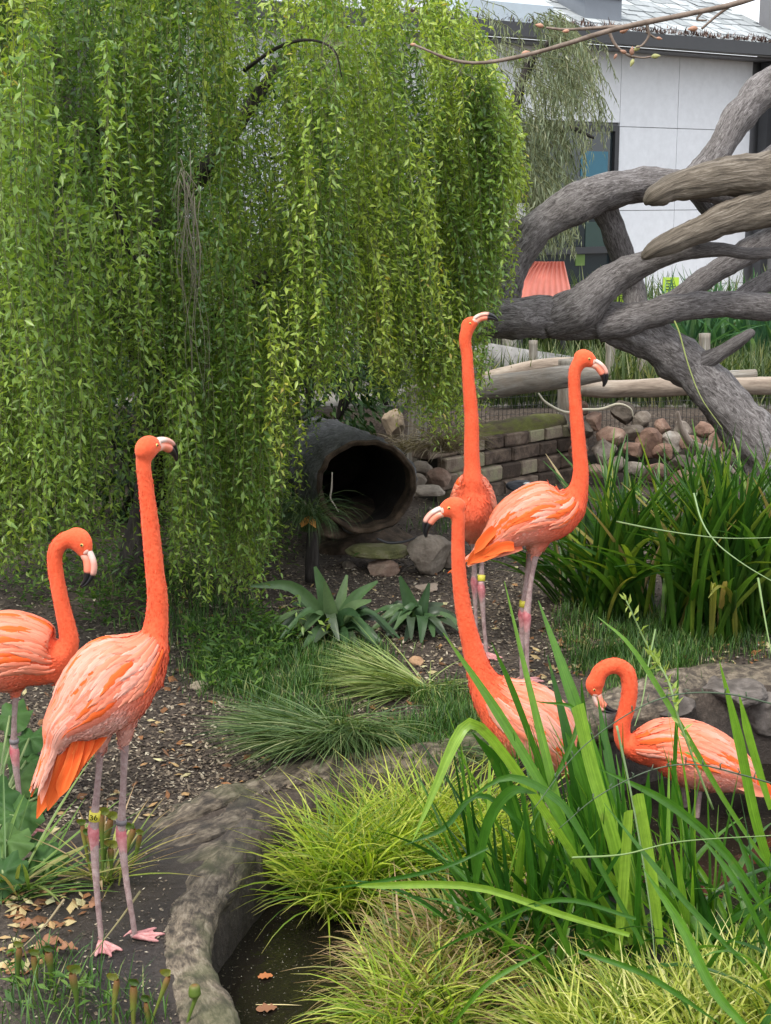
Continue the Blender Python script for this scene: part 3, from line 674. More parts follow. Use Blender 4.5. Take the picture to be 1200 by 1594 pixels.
# dry stacked rocks to the right
M_rocks = [mottled('red_brown_rock', [(.3, (.11, .065, .05)), (.5, (.25, .155, .115)), (.68, (.38, .27, .21)), (.85, (.48, .42, .36))], 9, .9, .6, rand=.3, fine=45),
           mottled('grey_brown_rock', [(.3, (.075, .062, .05)), (.5, (.17, .14, .115)), (.7, (.30, .26, .22)), (.85, (.42, .4, .36))], 9, .9, .6, rand=.3, fine=45)]
rw = thing('rock_wall', W(1010, 730, 8.4), 'tumbled dry stone wall of reddish and grey rocks under the right hand rail', 'wall')
rk = [(905, 668, 20, 17, 1), (925, 655, 16, 14, 0), (950, 678, 22, 15, 0), (968, 643, 20, 18, 1), (940, 702, 24, 20, 1), (985, 675, 18, 14, 1), (1010, 690, 20, 22, 0), (985, 700, 19, 13, 0), (1045, 688, 21, 17, 1), (1035, 705, 18, 15, 0), (1075, 690, 19, 13, 0), (1120, 688, 20, 17, 0), (1148, 690, 14, 16, 0), (1090, 720, 17, 14, 1), (1060, 722, 18, 15, 1), (1140, 712, 20, 14, 1), (1020, 735, 20, 14, 0), (990, 730, 20, 14, 1), (930, 733, 24, 13, 0), (960, 722, 16, 12, 1), (1110, 740, 20, 14, 1), (1065, 745, 22, 13, 0), (900, 700, 14, 14, 0), (905, 635, 13, 11, 0), (1175, 700, 16, 14, 1), (1190, 725, 18, 14, 1), (1000, 655, 15, 14, 1), (1030, 665, 16, 12, 0), (1062, 668, 15, 12, 1), (1098, 668, 16, 13, 0), (1130, 662, 14, 12, 1), (1100, 700, 14, 14, 0), (1165, 735, 16, 14, 0)]
for i, (px, py, a, b, t) in enumerate(rk):
    Yr = 8.75 - (py - 640) / 100 * .28; c = W(px, py, Yr); s_ = S(Yr); V, F = rock_vf(c, (a * s_ * 1.12, a * s_ * .95, b * s_ * 1.12), i + 40, 2, 9, .10); part('rock', V, F, M_rocks[t], rw, smooth=False)
V, F = rock_vf(W(1040, 735, 9.0), (.62, .12, .22), 99, 3, 4, .1, rot=0); part('packing', V, F, plain('dark_earth', (.03, .024, .018), .95), rw)
# dead roots leaning on the rocks
M_root = mottled('bleached_root', [(.3, (.2, .15, .12)), (.7, (.42, .35, .29))], 12, .85, .4, vec='tuv', vs=(2, 2, .5))
P, rr = pxpath([(1055, 640, 2), (1060, 665, 5), (1075, 690, 7), (1105, 705, 8), (1130, 725, 6), (1150, 745, 3)], 8.15, 24); V, F, A = tube(P, rr, 9, rough=.2)
single('dead_root', V, F, M_root, 'short pale crooked root lying over the tumbled rocks', 'root', attrs=A)
P, rr = pxpath([(838, 612, 1.2), (850, 627, 2.0), (880, 642, 2.3), (905, 638, 2.4), (935, 637, 2.2), (962, 629, 2.0), (981, 636, 1.5), (986, 650, .9)], 8.2, 30); V, F, A = tube(P, rr, 8, rough=.15)
single('bare_stick', V, F, plain('peeled_stick', (.55, .5, .38), .6), 'thin pale peeled stick bent in front of the fence post', 'stick', attrs=A)

# loose rocks
M_lr = [mottled('loose_red_rock', [(.3, (.14, .09, .065)), (.5, (.27, .18, .135)), (.75, (.42, .32, .25))], 11, .9, .6, fine=50), mottled('loose_brown_rock', [(.3, (.12, .095, .075)), (.5, (.25, .205, .165)), (.75, (.40, .345, .285))], 11, .9, .6, fine=50)]
def loose(px, py, a, b, mat, label, Y=None, sub=3, seed=1, group=None, smoothr=False, dz=0.0, name='rock', rot=None, cuts=7):
    g = G(px, py + b * .7) if Y is None else W(px, py, Y)
    Y = g[1]; c = W(px, py, Y + a * S(Y) * .3); s_ = S(Y); V, F = rock_vf(c, (a * s_, a * s_ * .8, b * s_), seed, sub, cuts, .08, rot=rot); return single(name, V, F, mat, label, 'rock', group, smooth=smoothr)
loose(590, 857, 52, 13, M_mossw if False else mottled('mossy_slab', [(.3, (.06, .06, .03)), (.5, (.15, .15, .06)), (.75, (.25, .22, .15))], 12, .9, .6), 'flat mossy slab under the mouth of the hollow log', 6.45, seed=3, group='rocks below the hollow log', name='stone_slab', rot=.05)
loose(592, 885, 31, 16, M_lr[0], 'small reddish brown block beneath the mossy slab', 6.38, seed=4, group='rocks below the hollow log', rot=0)
loose(668, 864, 40, 33, M_lr[1], 'large round brown boulder right of the mossy slab', 6.4, seed=12, group='rocks below the hollow log', cuts=5)
loose(545, 890, 22, 18, M_lr[1], 'dark rock half hidden by the drooping tuft under the log', 6.5, seed=15, group='rocks below the hollow log')
loose(702, 868, 18, 26, M_lr[1], 'rough brown rock wedged right of the large boulder', 6.5, seed=25, group='rocks below the hollow log')
loose(650, 730, 24, 14, M_lr[1], 'upper grey brown rock right of the hollow log mouth', 7.7, seed=6, group='rocks right of the hollow log')
loose(647, 748, 17, 12, M_lr[1], 'small speckled rock below the upper one by the log mouth', 7.5, seed=7, group='rocks right of the hollow log')
loose(682, 745, 20, 18, M_rocks[0], 'brown rock under the dry grass behind the black beak', 7.6, seed=8, group='rocks right of the hollow log')
loose(665, 766, 30, 11, M_lr[1], 'flat grey stone just above the beak of the low headed bird', 7.2, seed=9, group='rocks right of the hollow log')
loose(612, 660, 18, 25, mottled('tan_rock', [(.3, (.3, .22, .15)), (.7, (.5, .4, .3))], 5), 'tan boulder standing behind the leafy curtain above the log', 8.4, seed=10)
loose(665, 915, 22, 8, mottled('pale_stone', [(.3, (.26, .2, .15)), (.7, (.45, .36, .29))], 9), 'flat pale stone on the mulch behind the dark rosette plant', seed=11)
loose(311, 1068, 16, 9, mottled('beige_stone', [(.3, (.3, .24, .17)), (.7, (.5, .42, .32))], 14), 'round beige stone on the mulch at the left edge of the turf', seed=21, cuts=0, smoothr=True, name='stone')
loose(648, 1030, 13, 9, mottled('orange_stone', [(.3, (.35, .2, .11)), (.7, (.55, .36, .22))], 14), 'small orange brown stone on bare soil above the arching sedge', seed=22, cuts=2, smoothr=True, name='stone')
loose(813, 757, 27, 9, plain('dark_stone', (.035, .035, .045), .6), 'low dark slab with two white marks at the foot of the brick wall', 7.6, seed=23, cuts=3, name='stone_slab')
for px, py in ((820, 754), (838, 757)):
    c = W(px, py - 1, 7.42); V, F = rock_vf(c, (.02, .02, .007), px, 1, 0, .1); o = part('white_mark', V, F, plain('chalk_white', (.75, .75, .75), .7), bpy.data.objects['stone_slab.001'])

M_bank = mottled('bank_boulder', [(.3, (.035, .03, .025)), (.5, (.105, .09, .08)), (.62, (.19, .165, .15)), (.8, (.11, .12, .05))], 9, .9, .6, fine=40)
loose(1035, 1098, 50, 22, M_bank, 'rounded grey brown boulder on the bank behind the looped neck', seed=61, cuts=7, smoothr=False, name='bank_boulder', sub=4)
loose(1130, 1075, 62, 27, M_bank, 'largest pinkish grey boulder on the bank above the feeding bird', seed=62, cuts=7, smoothr=False, name='bank_boulder', sub=4)
loose(1200, 1110, 46, 40, M_bank, 'boulder cut by the right edge beside the pond', seed=63, cuts=5, smoothr=True, name='bank_boulder', sub=4)
loose(935, 1120, 40, 20, M_bank, 'low boulder between the two near birds', seed=64, cuts=7, smoothr=False, name='bank_boulder', sub=4)
# ================================================================== HOLLOW LOG
m, nt, p, _ = mk('hollow_log_bark')
v = obj_vec(nt); n = noise(nt, v, 30, 8, .75); w_ = sm(nt, 'ShaderNodeTexVoronoi', feature='DISTANCE_TO_EDGE'); w_.inputs['Scale'].default_value = 38; nt.links.new(v, w_.inputs[0])
c = ramp(nt, n, [(.3, (.02, .02, .02)), (.5, (.075, .075, .078)), (.7, (.17, .17, .175)), (.85, (.28, .27, .26))]); nt.links.new(c, p.inputs['Base Color']); p.inputs['Roughness'].default_value = .85
bump(nt, p, mixc(nt, .5, n, w_.outputs[0]), .9, .02); M_hbark = m
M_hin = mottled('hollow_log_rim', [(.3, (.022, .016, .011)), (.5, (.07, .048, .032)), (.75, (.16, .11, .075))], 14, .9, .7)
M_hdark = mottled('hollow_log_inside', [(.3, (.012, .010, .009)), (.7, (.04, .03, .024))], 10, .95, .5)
c0 = W(571, 757, 6.5); c1 = W(498, 712, 7.75); axv = nrm(c1 - c0); n_ = 60; k = 72
up = nrm(np.cross(np.cross(axv, (0, 0, 1.0)), axv)); sd_ = np.cross(axv, up)
def ring(t, r, i, kk, edge=0.0):
    out = []
    for j in range(kk):
        th = 2 * math.pi * j / kk; d = np.array((math.cos(th), math.sin(th)))
        rn = 1 + .05 * mnoise.fractal(Vector((d[0] * 2.2, d[1] * 2.2, t * 3)), .8, 2, 4)
        c = c0 + axv * t
        e = axv * edge * mnoise.noise(Vector((d[0] * 4, d[1] * 4, 3.3)))
        out.append(c + (sd_ * d[0] * 1.02 + up * d[1] * .94) * r * rn + e)
    return out
V, mi_, rings = [], [], []
Ro, Ri = 80 * S(6.5), 69 * S(6.5)
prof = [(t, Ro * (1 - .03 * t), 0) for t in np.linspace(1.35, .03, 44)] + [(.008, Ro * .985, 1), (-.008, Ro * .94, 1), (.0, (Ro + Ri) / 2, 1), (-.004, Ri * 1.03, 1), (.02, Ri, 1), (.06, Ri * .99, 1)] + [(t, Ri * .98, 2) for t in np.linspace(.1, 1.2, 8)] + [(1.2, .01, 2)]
for i, (t, r, _) in enumerate(prof):
    rg = np.array(ring(t, r, i, k, .03 if i > 30 and t < .12 else 0))
    if i < 44:
        for j in range(k):
            th = 2 * math.pi * j / k; dv = nrm(rg[j] - (c0 + axv * t)); rg[j] += dv * .014 * mnoise.fractal(Vector((math.cos(th) * 5, math.sin(th) * 5, t * 14)), .7, 2.2, 5)
    V.append(rg)
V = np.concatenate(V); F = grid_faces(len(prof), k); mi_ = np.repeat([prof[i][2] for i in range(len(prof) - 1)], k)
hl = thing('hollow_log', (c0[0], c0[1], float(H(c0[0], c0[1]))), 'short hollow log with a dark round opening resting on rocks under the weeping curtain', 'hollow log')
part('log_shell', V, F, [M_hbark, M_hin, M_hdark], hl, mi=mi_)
# soil packed inside and beneath
V, F = rock_vf(c0 + axv * .4 - up * (Ri * .98), (Ri * .80, .42, Ri * .30), 5, 3, 0, .1, rot=-.25); part('soil_fill', V, F, M_hin, hl)
V, F = rock_vf(W(560, 850, 7.1), (.25, .42, .115), 55, 4, 2, .12, rot=0); single('soil_mound', V, F, M_hin, None, None, kind='structure')
P, rr = pxpath([(586, 838, 1.5), (605, 845, 2.2), (630, 843, 2), (650, 836, 1.2)], 6.45, 14); V, F, A = tube(P, rr, 6); single('black_hose', V, F, M_dark, 'loop of thin black hose on soil below the log mouth', 'hose', attrs=A)
P, rr = pxpath([(517, 735, 1), (516, 760, 1.6), (514, 775, 1.6), (520, 785, 1.2), (527, 797, .8)], 6.3, 14); V, F, A = tube(P, rr, 6); single('hanging_root', V, F, plain('pale_root', (.4, .36, .3), .8), 'thin pale rootlet dangling in front of the hollow log opening', 'root', attrs=A)

# ================================================================== FALLEN TREE
m, nt, p, _ = mk('dead_bark')
v = vec_attr(nt, 'tuv', (2.6, 2.6, .35)); n = noise(nt, v, 66, 9, .78, 1.0); v2 = vec_attr(nt, 'tuv', (1, 1, .6)); n2 = noise(nt, v2, 10, 5, .6)
c = ramp(nt, n, [(.34, (.030, .027, .026)), (.45, (.125, .112, .110)), (.55, (.26, .243, .24)), (.70, (.47, .455, .455))])
c = mixc(nt, .5, c, ramp(nt, n2, [(.3, (.5, .45, .42)), (.65, (1.1, 1.08, 1.08))]), 'MULTIPLY')
nt.links.new(c, p.inputs['Base Color']); p.inputs['Roughness'].default_value = .88; bump(nt, p, n, 1.0, .014); M_bark = m
m, nt, p, _ = mk('dead_bark_tan')
n = noise(nt, vec_attr(nt, 'tuv', (2.6, 2.6, .22)), 34, 9, .7, .6); n2 = noise(nt, vec_attr(nt, 'tuv', (1, 1, .6)), 10, 5, .6)
c = ramp(nt, n, [(.3, (.025, .02, .015)), (.46, (.11, .088, .065)), (.6, (.23, .195, .155)), (.8, (.40, .36, .31))])
nt.links.new(c, p.inputs['Base Color']); p.inputs['Roughness'].default_value = .85; bump(nt, p, n, 1.0, .018); M_tan = m
ft = thing('fallen_tree', W(1200, 790, 7.3), 'great bare grey tree leaning across the right side with bleached broken limbs', 'tree')
limbs = [('trunk', [(1270, 830, 56, 7.2), (1218, 740, 47, 7.25), (1160, 664, 40, 7.3), (1098, 596, 35, 7.35), (1030, 538, 34, 7.4), (950, 502, 32, 7.4), (860, 493, 32, 7.35), (780, 494, 30, 7.3), (700, 503, 27, 7.3), (620, 520, 18, 7.3)], M_bark, 30, 110),
    ('limb', [(770, 500, 26, 7.5), (780, 455, 29, 7.5), (800, 400, 28, 7.5), (848, 345, 29, 7.5), (930, 302, 29, 7.5), (1000, 288, 26, 7.55), (1060, 287, 21, 7.6), (1120, 300, 18, 7.65), (1220, 320, 16, 7.7)], M_bark, 24, 80),
    ('limb', [(930, 300, 24, 7.55), (950, 345, 20, 7.6), (970, 400, 18, 7.65), (985, 450, 17, 7.7), (990, 500, 18, 7.6)], M_bark, 16, 40),
    ('limb', [(1085, 285, 24, 7.7), (1120, 235, 22, 7.75), (1150, 185, 23, 7.8), (1185, 145, 24, 7.85), (1250, 95, 25, 7.9)], M_bark, 18, 40),
    ('limb', [(1004, 319, 2, 7.1), (1009, 313, 10, 7.1), (1024, 303, 17, 7.1), (1050, 292, 20, 7.12), (1110, 280, 28, 7.15), (1170, 274, 31, 7.2), (1260, 272, 33, 7.3)], M_tan, 22, 60),
    ('limb', [(999, 403, 2, 7.0), (1004, 399, 8, 7.0), (1022, 388, 14, 7.0), (1060, 370, 18, 7.05), (1110, 350, 22, 7.1), (1170, 330, 26, 7.15), (1260, 312, 28, 7.25)], M_tan, 20, 60),
    ('limb', [(850, 500, 30, 7.35), (905, 475, 30, 7.3), (960, 432, 25, 7.3), (1010, 408, 18, 7.25), (1060, 393, 13, 7.2), (1120, 388, 10, 7.2), (1170, 395, 9, 7.2), (1250, 390, 8, 7.2)], M_bark, 18, 60),
    ('limb', [(1020, 480, 12, 7.6), (1060, 457, 15, 7.65), (1110, 425, 18, 7.7), (1160, 395, 19, 7.75), (1250, 345, 21, 7.8)], M_bark, 16, 50),
    ('limb', [(930, 510, 26, 7.35), (1000, 492, 23, 7.3), (1060, 480, 21, 7.3), (1130, 472, 20, 7.3), (1190, 478, 21, 7.3), (1260, 482, 21, 7.3)], M_bark, 18, 60),
    ('limb', [(1135, 480, 12, 7.3), (1160, 460, 14, 7.35), (1200, 437, 15, 7.4), (1250, 410, 16, 7.5)], M_bark, 14, 30),
    ('limb', [(1075, 575, 20, 7.35), (1105, 558, 13, 7.3), (1135, 540, 10, 7.25), (1165, 520, 8, 7.2), (1171, 514, 5, 7.2)], M_bark, 14, 30),
    ('limb', [(1080, 300, 10, 7.8), (1110, 330, 12, 7.8), (1140, 300, 13, 7.8), (1180, 260, 14, 7.85), (1250, 200, 14, 7.9)], M_bark, 12, 30)]
for i, (nm, pts, mat, k, n) in enumerate(limbs):
    P, rr = pxpath(pts, None, n); V, F, A = tube(P, rr, k, rough=.22, rs=6.5, seed=i * 3.1, fiss=.26 if mat is M_bark else .3); part(nm, V, F, mat, ft, attrs=A, label='bleached tan broken limb with a ragged pointed end' if mat is M_tan else None)
# ================================================================== FLAMINGOS
def plumage_mat(name):
    m, nt, p, _ = mk(name)
    a = sm(nt, 'ShaderNodeAttribute', attribute_name='pig')
    c = ramp(nt, a.outputs['Fac'], [(0, (.84, .118, .044)), (.35, (.85, .16, .078)), (.65, (.82, .245, .16)), (1, (.80, .42, .34))])
    n = noise(nt, obj_vec(nt), 130, 5, .7)
    c = mixc(nt, .55, c, ramp(nt, n, [(.3, (.80, .60, .55)), (.7, (1.06, 1.25, 1.35))]), 'MULTIPLY')
    n9 = noise(nt, obj_vec(nt), 24, 4, .6); c = mixc(nt, .5, c, ramp(nt, n9, [(.3, (.88, .75, .7)), (.7, (1.06, 1.22, 1.3))]), 'MULTIPLY')
    nt.links.new(c, p.inputs['Base Color']); p.inputs['Roughness'].default_value = .8; p.inputs['Specular IOR Level'].default_value = .15
    p.inputs['Sheen Weight'].default_value = .25; p.inputs['Sheen Tint'].default_value = (1, .6, .45, 1)
    bump(nt, p, n, .6, .004); return m
M_plum = plumage_mat('flamingo_plumage')
def feather_mat(name, c0, c1, cedge):
    m, nt, p, out = mk(name)
    t = sm(nt, 'ShaderNodeAttribute', attribute_name='t'); e = sm(nt, 'ShaderNodeAttribute', attribute_name='e')
    c = ramp(nt, t.outputs['Fac'], [(0, c0), (1, c1)])
    n = noise(nt, vec_attr(nt, 'fuv', (1, 9, 1)), 22, 4, .7)
    c = mixc(nt, ramp(nt, e.outputs['Fac'], [(.45, (0,) * 3), (1, (1,) * 3)]), c, cedge)
    c = mixc(nt, .6, c, ramp(nt, n, [(.3, (.74, .58, .52)), (.7, (1.08, 1.14, 1.15))]), 'MULTIPLY')
    nt.links.new(c, p.inputs['Base Color']); p.inputs['Roughness'].default_value = .7; p.inputs['Specular IOR Level'].default_value = .2
    bump(nt, p, n, .5, .003)
    tr = sm(nt, 'ShaderNodeBsdfTranslucent'); nt.links.new(c, tr.inputs[0]); mx = sm(nt, 'ShaderNodeMixShader'); mx.inputs[0].default_value = .15
    nt.links.new(p.outputs[0], mx.inputs[1]); nt.links.new(tr.outputs[0], mx.inputs[2]); nt.links.new(mx.outputs[0], out.inputs[0]); return m
M_fp = feather_mat('pale_feather', (.80, .27, .18), (.84, .47, .38), (.84, .46, .37))
M_fc = feather_mat('coral_feather', (.83, .18, .09), (.84, .34, .23), (.84, .35, .24))
M_fo = feather_mat('orange_feather', (.88, .11, .02), (.90, .18, .04), (.90, .20, .05))
def beak_mat(name, stops):
    m, nt, p, _ = mk(name); t = sm(nt, 'ShaderNodeAttribute', attribute_name='t'); c = ramp(nt, t.outputs['Fac'], stops)
    n = noise(nt, obj_vec(nt), 60, 3); c = mixc(nt, .3, c, ramp(nt, n, [(.3, (.7, .65, .65)), (.7, (1.05,) * 3)]), 'MULTIPLY')
    nt.links.new(c, p.inputs['Base Color']); p.inputs['Roughness'].default_value = .38; return m
M_bu = beak_mat('upper_beak', [(0, (.68, .52, .45)), (.26, (.72, .56, .50)), (.38, (.75, .36, .28)), (.56, (.70, .35, .28)), (.62, (.012, .012, .014)), (1, (.01, .01, .012))])
M_bl = beak_mat('lower_beak', [(0, (.74, .50, .42)), (.16, (.80, .38, .28)), (.30, (.82, .25, .15)), (.54, (.80, .24, .15)), (.60, (.012, .012, .014)), (1, (.01, .01, .012))])
M_leg = mottled('leg_skin', [(.3, (.25, .16, .155)), (.5, (.38, .265, .255)), (.7, (.50, .39, .37))], 60, .6, .5, fine=260, bd=.003)
m, nt, p, _ = mk('leg_joint_skin')
n = noise(nt, obj_vec(nt), 70, 5, .6); c = ramp(nt, n, [(.3, (.38, .07, .09)), (.7, (.58, .24, .25))]); tt_ = sm(nt, 'ShaderNodeAttribute', attribute_name='t')
c = mixc(nt, ramp(nt, tt_.outputs['Fac'], [(.0, (0,) * 3), (.25, (1,) * 3), (.5, (1,) * 3), (1, (0,) * 3)]), ramp(nt, n, [(.3, (.34, .19, .19)), (.7, (.50, .33, .32))]), c)
nt.links.new(c, p.inputs['Base Color']); p.inputs['Roughness'].default_value = .5; bump(nt, p, n, .5, .003); M_knee = m
M_foot = mottled('foot_skin', [(.3, (.42, .15, .16)), (.7, (.66, .36, .34))], 50, .55, .5, fine=200, bd=.003)
M_yel = plain('yellow_band', (.62, .55, .06), .45); M_gband = plain('grey_band', (.16, .14, .15), .5)
M_eye = plain('eye_yellow', (.75, .55, .15), .2); M_pupil = plain('pupil', (.005, .005, .005), .1)
M_lore = plain('bare_face_skin', (.74, .46, .38), .6)

def remesh(name, parts_, vox):
    n = 0; Vs, Fs = [], []
    for V, F in parts_:
        Vs.append(V); Fs += (np.asarray(F) + n).tolist(); n += len(V)
    Vs = np.concatenate(Vs); me = bpy.data.meshes.new(name); me.from_pydata(Vs.tolist(), [], Fs)
    o = bpy.data.objects.new(name, me); COL.objects.link(o)
    r = o.modifiers.new('r', 'REMESH'); r.mode = 'VOXEL'; r.voxel_size = vox; r.adaptivity = 0
    s = o.modifiers.new('s', 'SMOOTH'); s.factor = .5; s.iterations = 5
    dg = bpy.context.evaluated_depsgraph_get(); ev = o.evaluated_get(dg); m2 = bpy.data.meshes.new_from_object(ev)
    nv = len(m2.vertices); V = np.empty(nv * 3, np.float32); m2.vertices.foreach_get('co', V); V = V.reshape(-1, 3).astype(float)
    F = [tuple(p.vertices) for p in m2.polygons]; Nn = np.empty(nv * 3, np.float32); m2.vertices.foreach_get('normal', Nn)
    bpy.data.objects.remove(o); bpy.data.meshes.remove(m2); return V, F, Nn.reshape(-1, 3).astype(float)

print_d = lambda *a: print('D', *a)
def flamingo(sp):
    print_d(sp['d'], sp['base'])
    d = sp['d']; s_ = S(d); L = nrm(sp['lat'])                    # L: across the body, towards the viewer's side
    root = thing('flamingo', sp['base'], sp['label'], 'flamingo', 'flamingos of the flock')
    # ---- body loft
    B = np.array([np.concatenate([W(a, b, d + dd), (rw * s_, rh * s_)]) for a, b, rw, rh, dd in sp['body']])
    NB = 40; B = spline(B, NB); B[:, 3:] = np.maximum(B[:, 3:], .003); P = B[:, :3]; T = nrm(np.gradient(P, axis=0))
    Lp = nrm(L - T * (T @ L)[:, None]); N = np.cross(Lp, T); N *= np.sign((N[:, 2:3]).sum() + 1e-9) ; arc = np.concatenate([[0], np.cumsum(np.linalg.norm(np.diff(P, axis=0), axis=1))]); LB = arc[-1]
    def surf(s, th, lift=0.0):
        """point on the body: s metres from the tail end, th from the spine line"""
        s = np.asarray(s, float); sc = np.clip(s, 0, LB); g = lambda c: np.interp(sc, arc, c)
        p = np.stack([g(P[:, i]) for i in range(3)], -1); n = np.stack([g(N[:, i]) for i in range(3)], -1); l = np.stack([g(Lp[:, i]) for i in range(3)], -1)
        rw, rh = g(B[:, 3]), g(B[:, 4])
        if sp.get('extend', True): p = p + np.minimum(s, 0)[..., None] * T[2]
        q = np.cos(th)[..., None] * n * (rh + lift)[..., None] + np.sin(th)[..., None] * l * (rw + lift)[..., None]
        return p + q
    th = np.linspace(0, 2 * math.pi, 28, endpoint=False)
    V = []
    for i in range(NB): V.append(surf(np.full(28, arc[i]), th, np.zeros(28)))
    V = [np.repeat(P[:1], 28, 0)] + V + [np.repeat(P[-1:] + T[-1:] * B[-1, 4] * .6, 28, 0)]
    pieces = [(np.concatenate(V), grid_faces(NB + 2, 28))]
    # ---- neck
    C = np.array([np.append(W(a, b, d + dd), r * s_) for a, b, r, dd in sp['neck']]); C = spline(C, 70)
    V, F, _ = tube(C[:, :3], C[:, 3], 20); pieces.append((V, F))
    # ---- head
    hc, hs = C[-1, :3], sp.get('hs', 1.0) * .029; h = nrm(sp['head']); l = nrm(np.cross(h, (0, 0, 1.0))) if abs(h[2]) < .93 else nrm(L)
    if sp.get('hlat') is not None: l = nrm(sp['hlat'])
    u = nrm(np.cross(l, h)); u = u * (1 if u[2] > 0 or sp.get('upflip') else -1)
    if sp.get('up') is not None:
        u = np.array(sp['up'], float); u = nrm(u - h * (u @ h)); l = np.cross(h, u)
    def loc(a, b, c=0.0): return hc + h * a * hs / .029 + u * b * hs / .029 + l * c * hs / .029
    HP = np.array([np.append(loc(a, b), r * hs / .029) for a, b, r in [(-.030, -.006, .006), (-.022, -.001, .020), (-.006, .003, .0275), (.010, .002, .0265), (.022, -.002, .0215), (.032, -.005, .0175), (.038, -.006, .012)]])
    HP = spline(HP, 20); V, F, _ = tube(HP[:, :3], HP[:, 3], 20, L=l); ctr = HP[:, :3].mean(0); off = (V - ctr) @ l; V = V - np.outer(off, l) * .22; pieces.append((V, F))
    # ---- thighs and the soft feathering where the legs leave the body
    for lg in sp['legs']:
        q = [(a, b, r, dd) for a, b, r, dd in lg['pts']]; a = W(q[0][0], q[0][1], d + q[0][3]); b = W(q[1][0], q[1][1], d + q[1][3])
        e = a + (b - a) * .35; V, F, _ = tube(spline(np.array([a + (a - b) * .35, a, e]), 10), np.linspace(lg.get('thigh', .030), .008, 10), 14); pieces.append((V, F))
    V, F, Nn = remesh('b', pieces, .0055)
    # pigment: neck deep, body pale
    pts = np.vstack([C[::2, :3], P[::2]]); kd = np.concatenate([np.zeros(len(C[::2])), np.ones(len(P[::2]))])
    neck_t = np.concatenate([np.linspace(0, 1, len(C[::2])), np.zeros(len(P[::2]))]); bs = np.concatenate([np.zeros(len(C[::2])), np.linspace(0, 1, len(P[::2]))])
    chest = C[0, :3]
    def pig(V):
        dc = np.min(np.linalg.norm(V[:, None, :] - C[None, 3::3, :3], axis=2), axis=1)      # distance to the neck line
        dn = smooth(.035, .17, dc); up_ = np.clip(((V - chest) @ np.array((0, 0, 1.0))) / .15, -1, .3)
        lo, hi = sp.get('pig', (.04, .85))
        w = np.array([mnoise.noise(Vector(v * 22)) for v in V]) * .10
        return np.clip(lo + (hi - lo) * dn * (1 - .35 * np.clip(up_, 0, 1)) + w * (.3 + dn), 0, 1)
    pg = pig(V); body = part('body', V, F, M_plum, root, attrs={'pig': pg})
    # soft contour feathering over neck, breast and belly
    K = sp.get('fuzz', 5600); idx = rng.integers(0, len(V), K * 2); v0 = V[idx]; n0 = Nn[idx]
    dC = np.linalg.norm(v0[:, None, :] - C[None, ::2, :3], axis=2); iC = dC.argmin(1) * 2; onneck = dC.min(1) < .032
    TC = nrm(np.gradient(C[:, :3], axis=0)); dr = np.where(onneck[:, None], -TC[np.clip(iC, 0, 69)], -T[np.clip(np.linalg.norm(v0[:, None, :] - P[None], axis=2).argmin(1), 0, NB - 1)] + np.array((0, 0, -.25)))
    hd = np.linalg.norm(v0 - hc, axis=1) < .045; keep = ~hd & (np.linalg.norm(v0 - loc(.04, 0), axis=1) > .03)
    v0, n0, dr, onneck = v0[keep][:K], n0[keep][:K], dr[keep][:K], onneck[keep][:K]
    dr = nrm(dr - n0 * np.sum(dr * n0, 1, keepdims=True) + rng.normal(0, .12, dr.shape)); dr = nrm(dr + n0 * np.where(onneck, .20, .06)[:, None])
    ln = np.where(onneck, rng.uniform(.004, .009, len(v0)), rng.uniform(.010, .022, len(v0)))
    Vf, Ff, Af = small_leaves(v0 + n0 * .0002, dr, n0, ln, ln * .36, np.zeros(len(v0)))
    pf = np.repeat(pig(v0), 5) + np.repeat(rng.normal(0, .06, len(v0)), 5); o = part('contour_feathers', Vf, Ff, M_plum, body, attrs={'pig': np.clip(pf, 0, 1)}); o['kind'] = 'stuff'
    # ---- wings
    def feather(s0, th0, ln, wd, l0, l1, mat, parent, skew=0.0, tip=1.0):
        n, k = 15, 5; t = np.linspace(0, 1, n); e = np.linspace(-1, 1, k)
        ww = wd / 2 * np.minimum(1, .55 + 1.3 * t) * np.clip((1 - t) * 2.1, .03, 1) ** .7 * (1 + .06 * np.sin(t * 31 + s0 * 90))
        rl = max(.03, float(np.interp(np.clip(s0 - ln / 2, 0, LB), arc, B[:, 3] + B[:, 4])) / 2)
        sg = s0 - ln * t[:, None] + 0 * e[None]; jg = 1 + (rng.random((n, k)) - .75) * .55 * (abs(e)[None] > .9) * t[:, None]; tg = th0 + skew * t[:, None] + (ww[:, None] * e[None] * jg) / rl
        lf = l0 + (l1 - l0) * t[:, None] - .0030 * e[None] ** 2 * (1 - .2 * t[:, None]) + .0006 * np.sin(t[:, None] * 23 + e[None] * 2 + th0 * 9)
        V = surf(sg.ravel(), tg.ravel(), lf.ravel())
        at = {'t': np.repeat(t, k), 'e': np.tile(abs(e), n), 'fuv': np.stack([np.repeat(t * ln, k), np.tile(e, n) * wd, np.full(n * k, rnd.random() * 5)], -1)}
        return part('feather', V, grid_faces(n, k, False), mat, parent, attrs=at)
    for side in (1, -1):
        if side in sp.get('nowing', ()): continue
        wing = None
        # underlying wing plate
        ss, tt = np.linspace(LB * .88, LB * .06, 12), np.linspace(.05, sp.get('wth', 1.9), 9) * side
        lf = .004 * np.ones((12, 9)); lf[0] = lf[-1] = -.004; lf[:, -1] = -.003
        V = surf(np.repeat(ss, 9), np.tile(tt, 12), lf.ravel()); F = grid_faces(12, 9, False)
        Vb = surf(np.repeat(ss, 9), np.tile(tt, 12), lf.ravel() - .006)
        wing = part('wing', np.vstack([V, Vb]), np.vstack([F, F[:, ::-1] + len(V)]), M_plum, root, attrs={'pig': np.full(len(V) * 2, .6)})
        rows = sp.get('rows', 9)
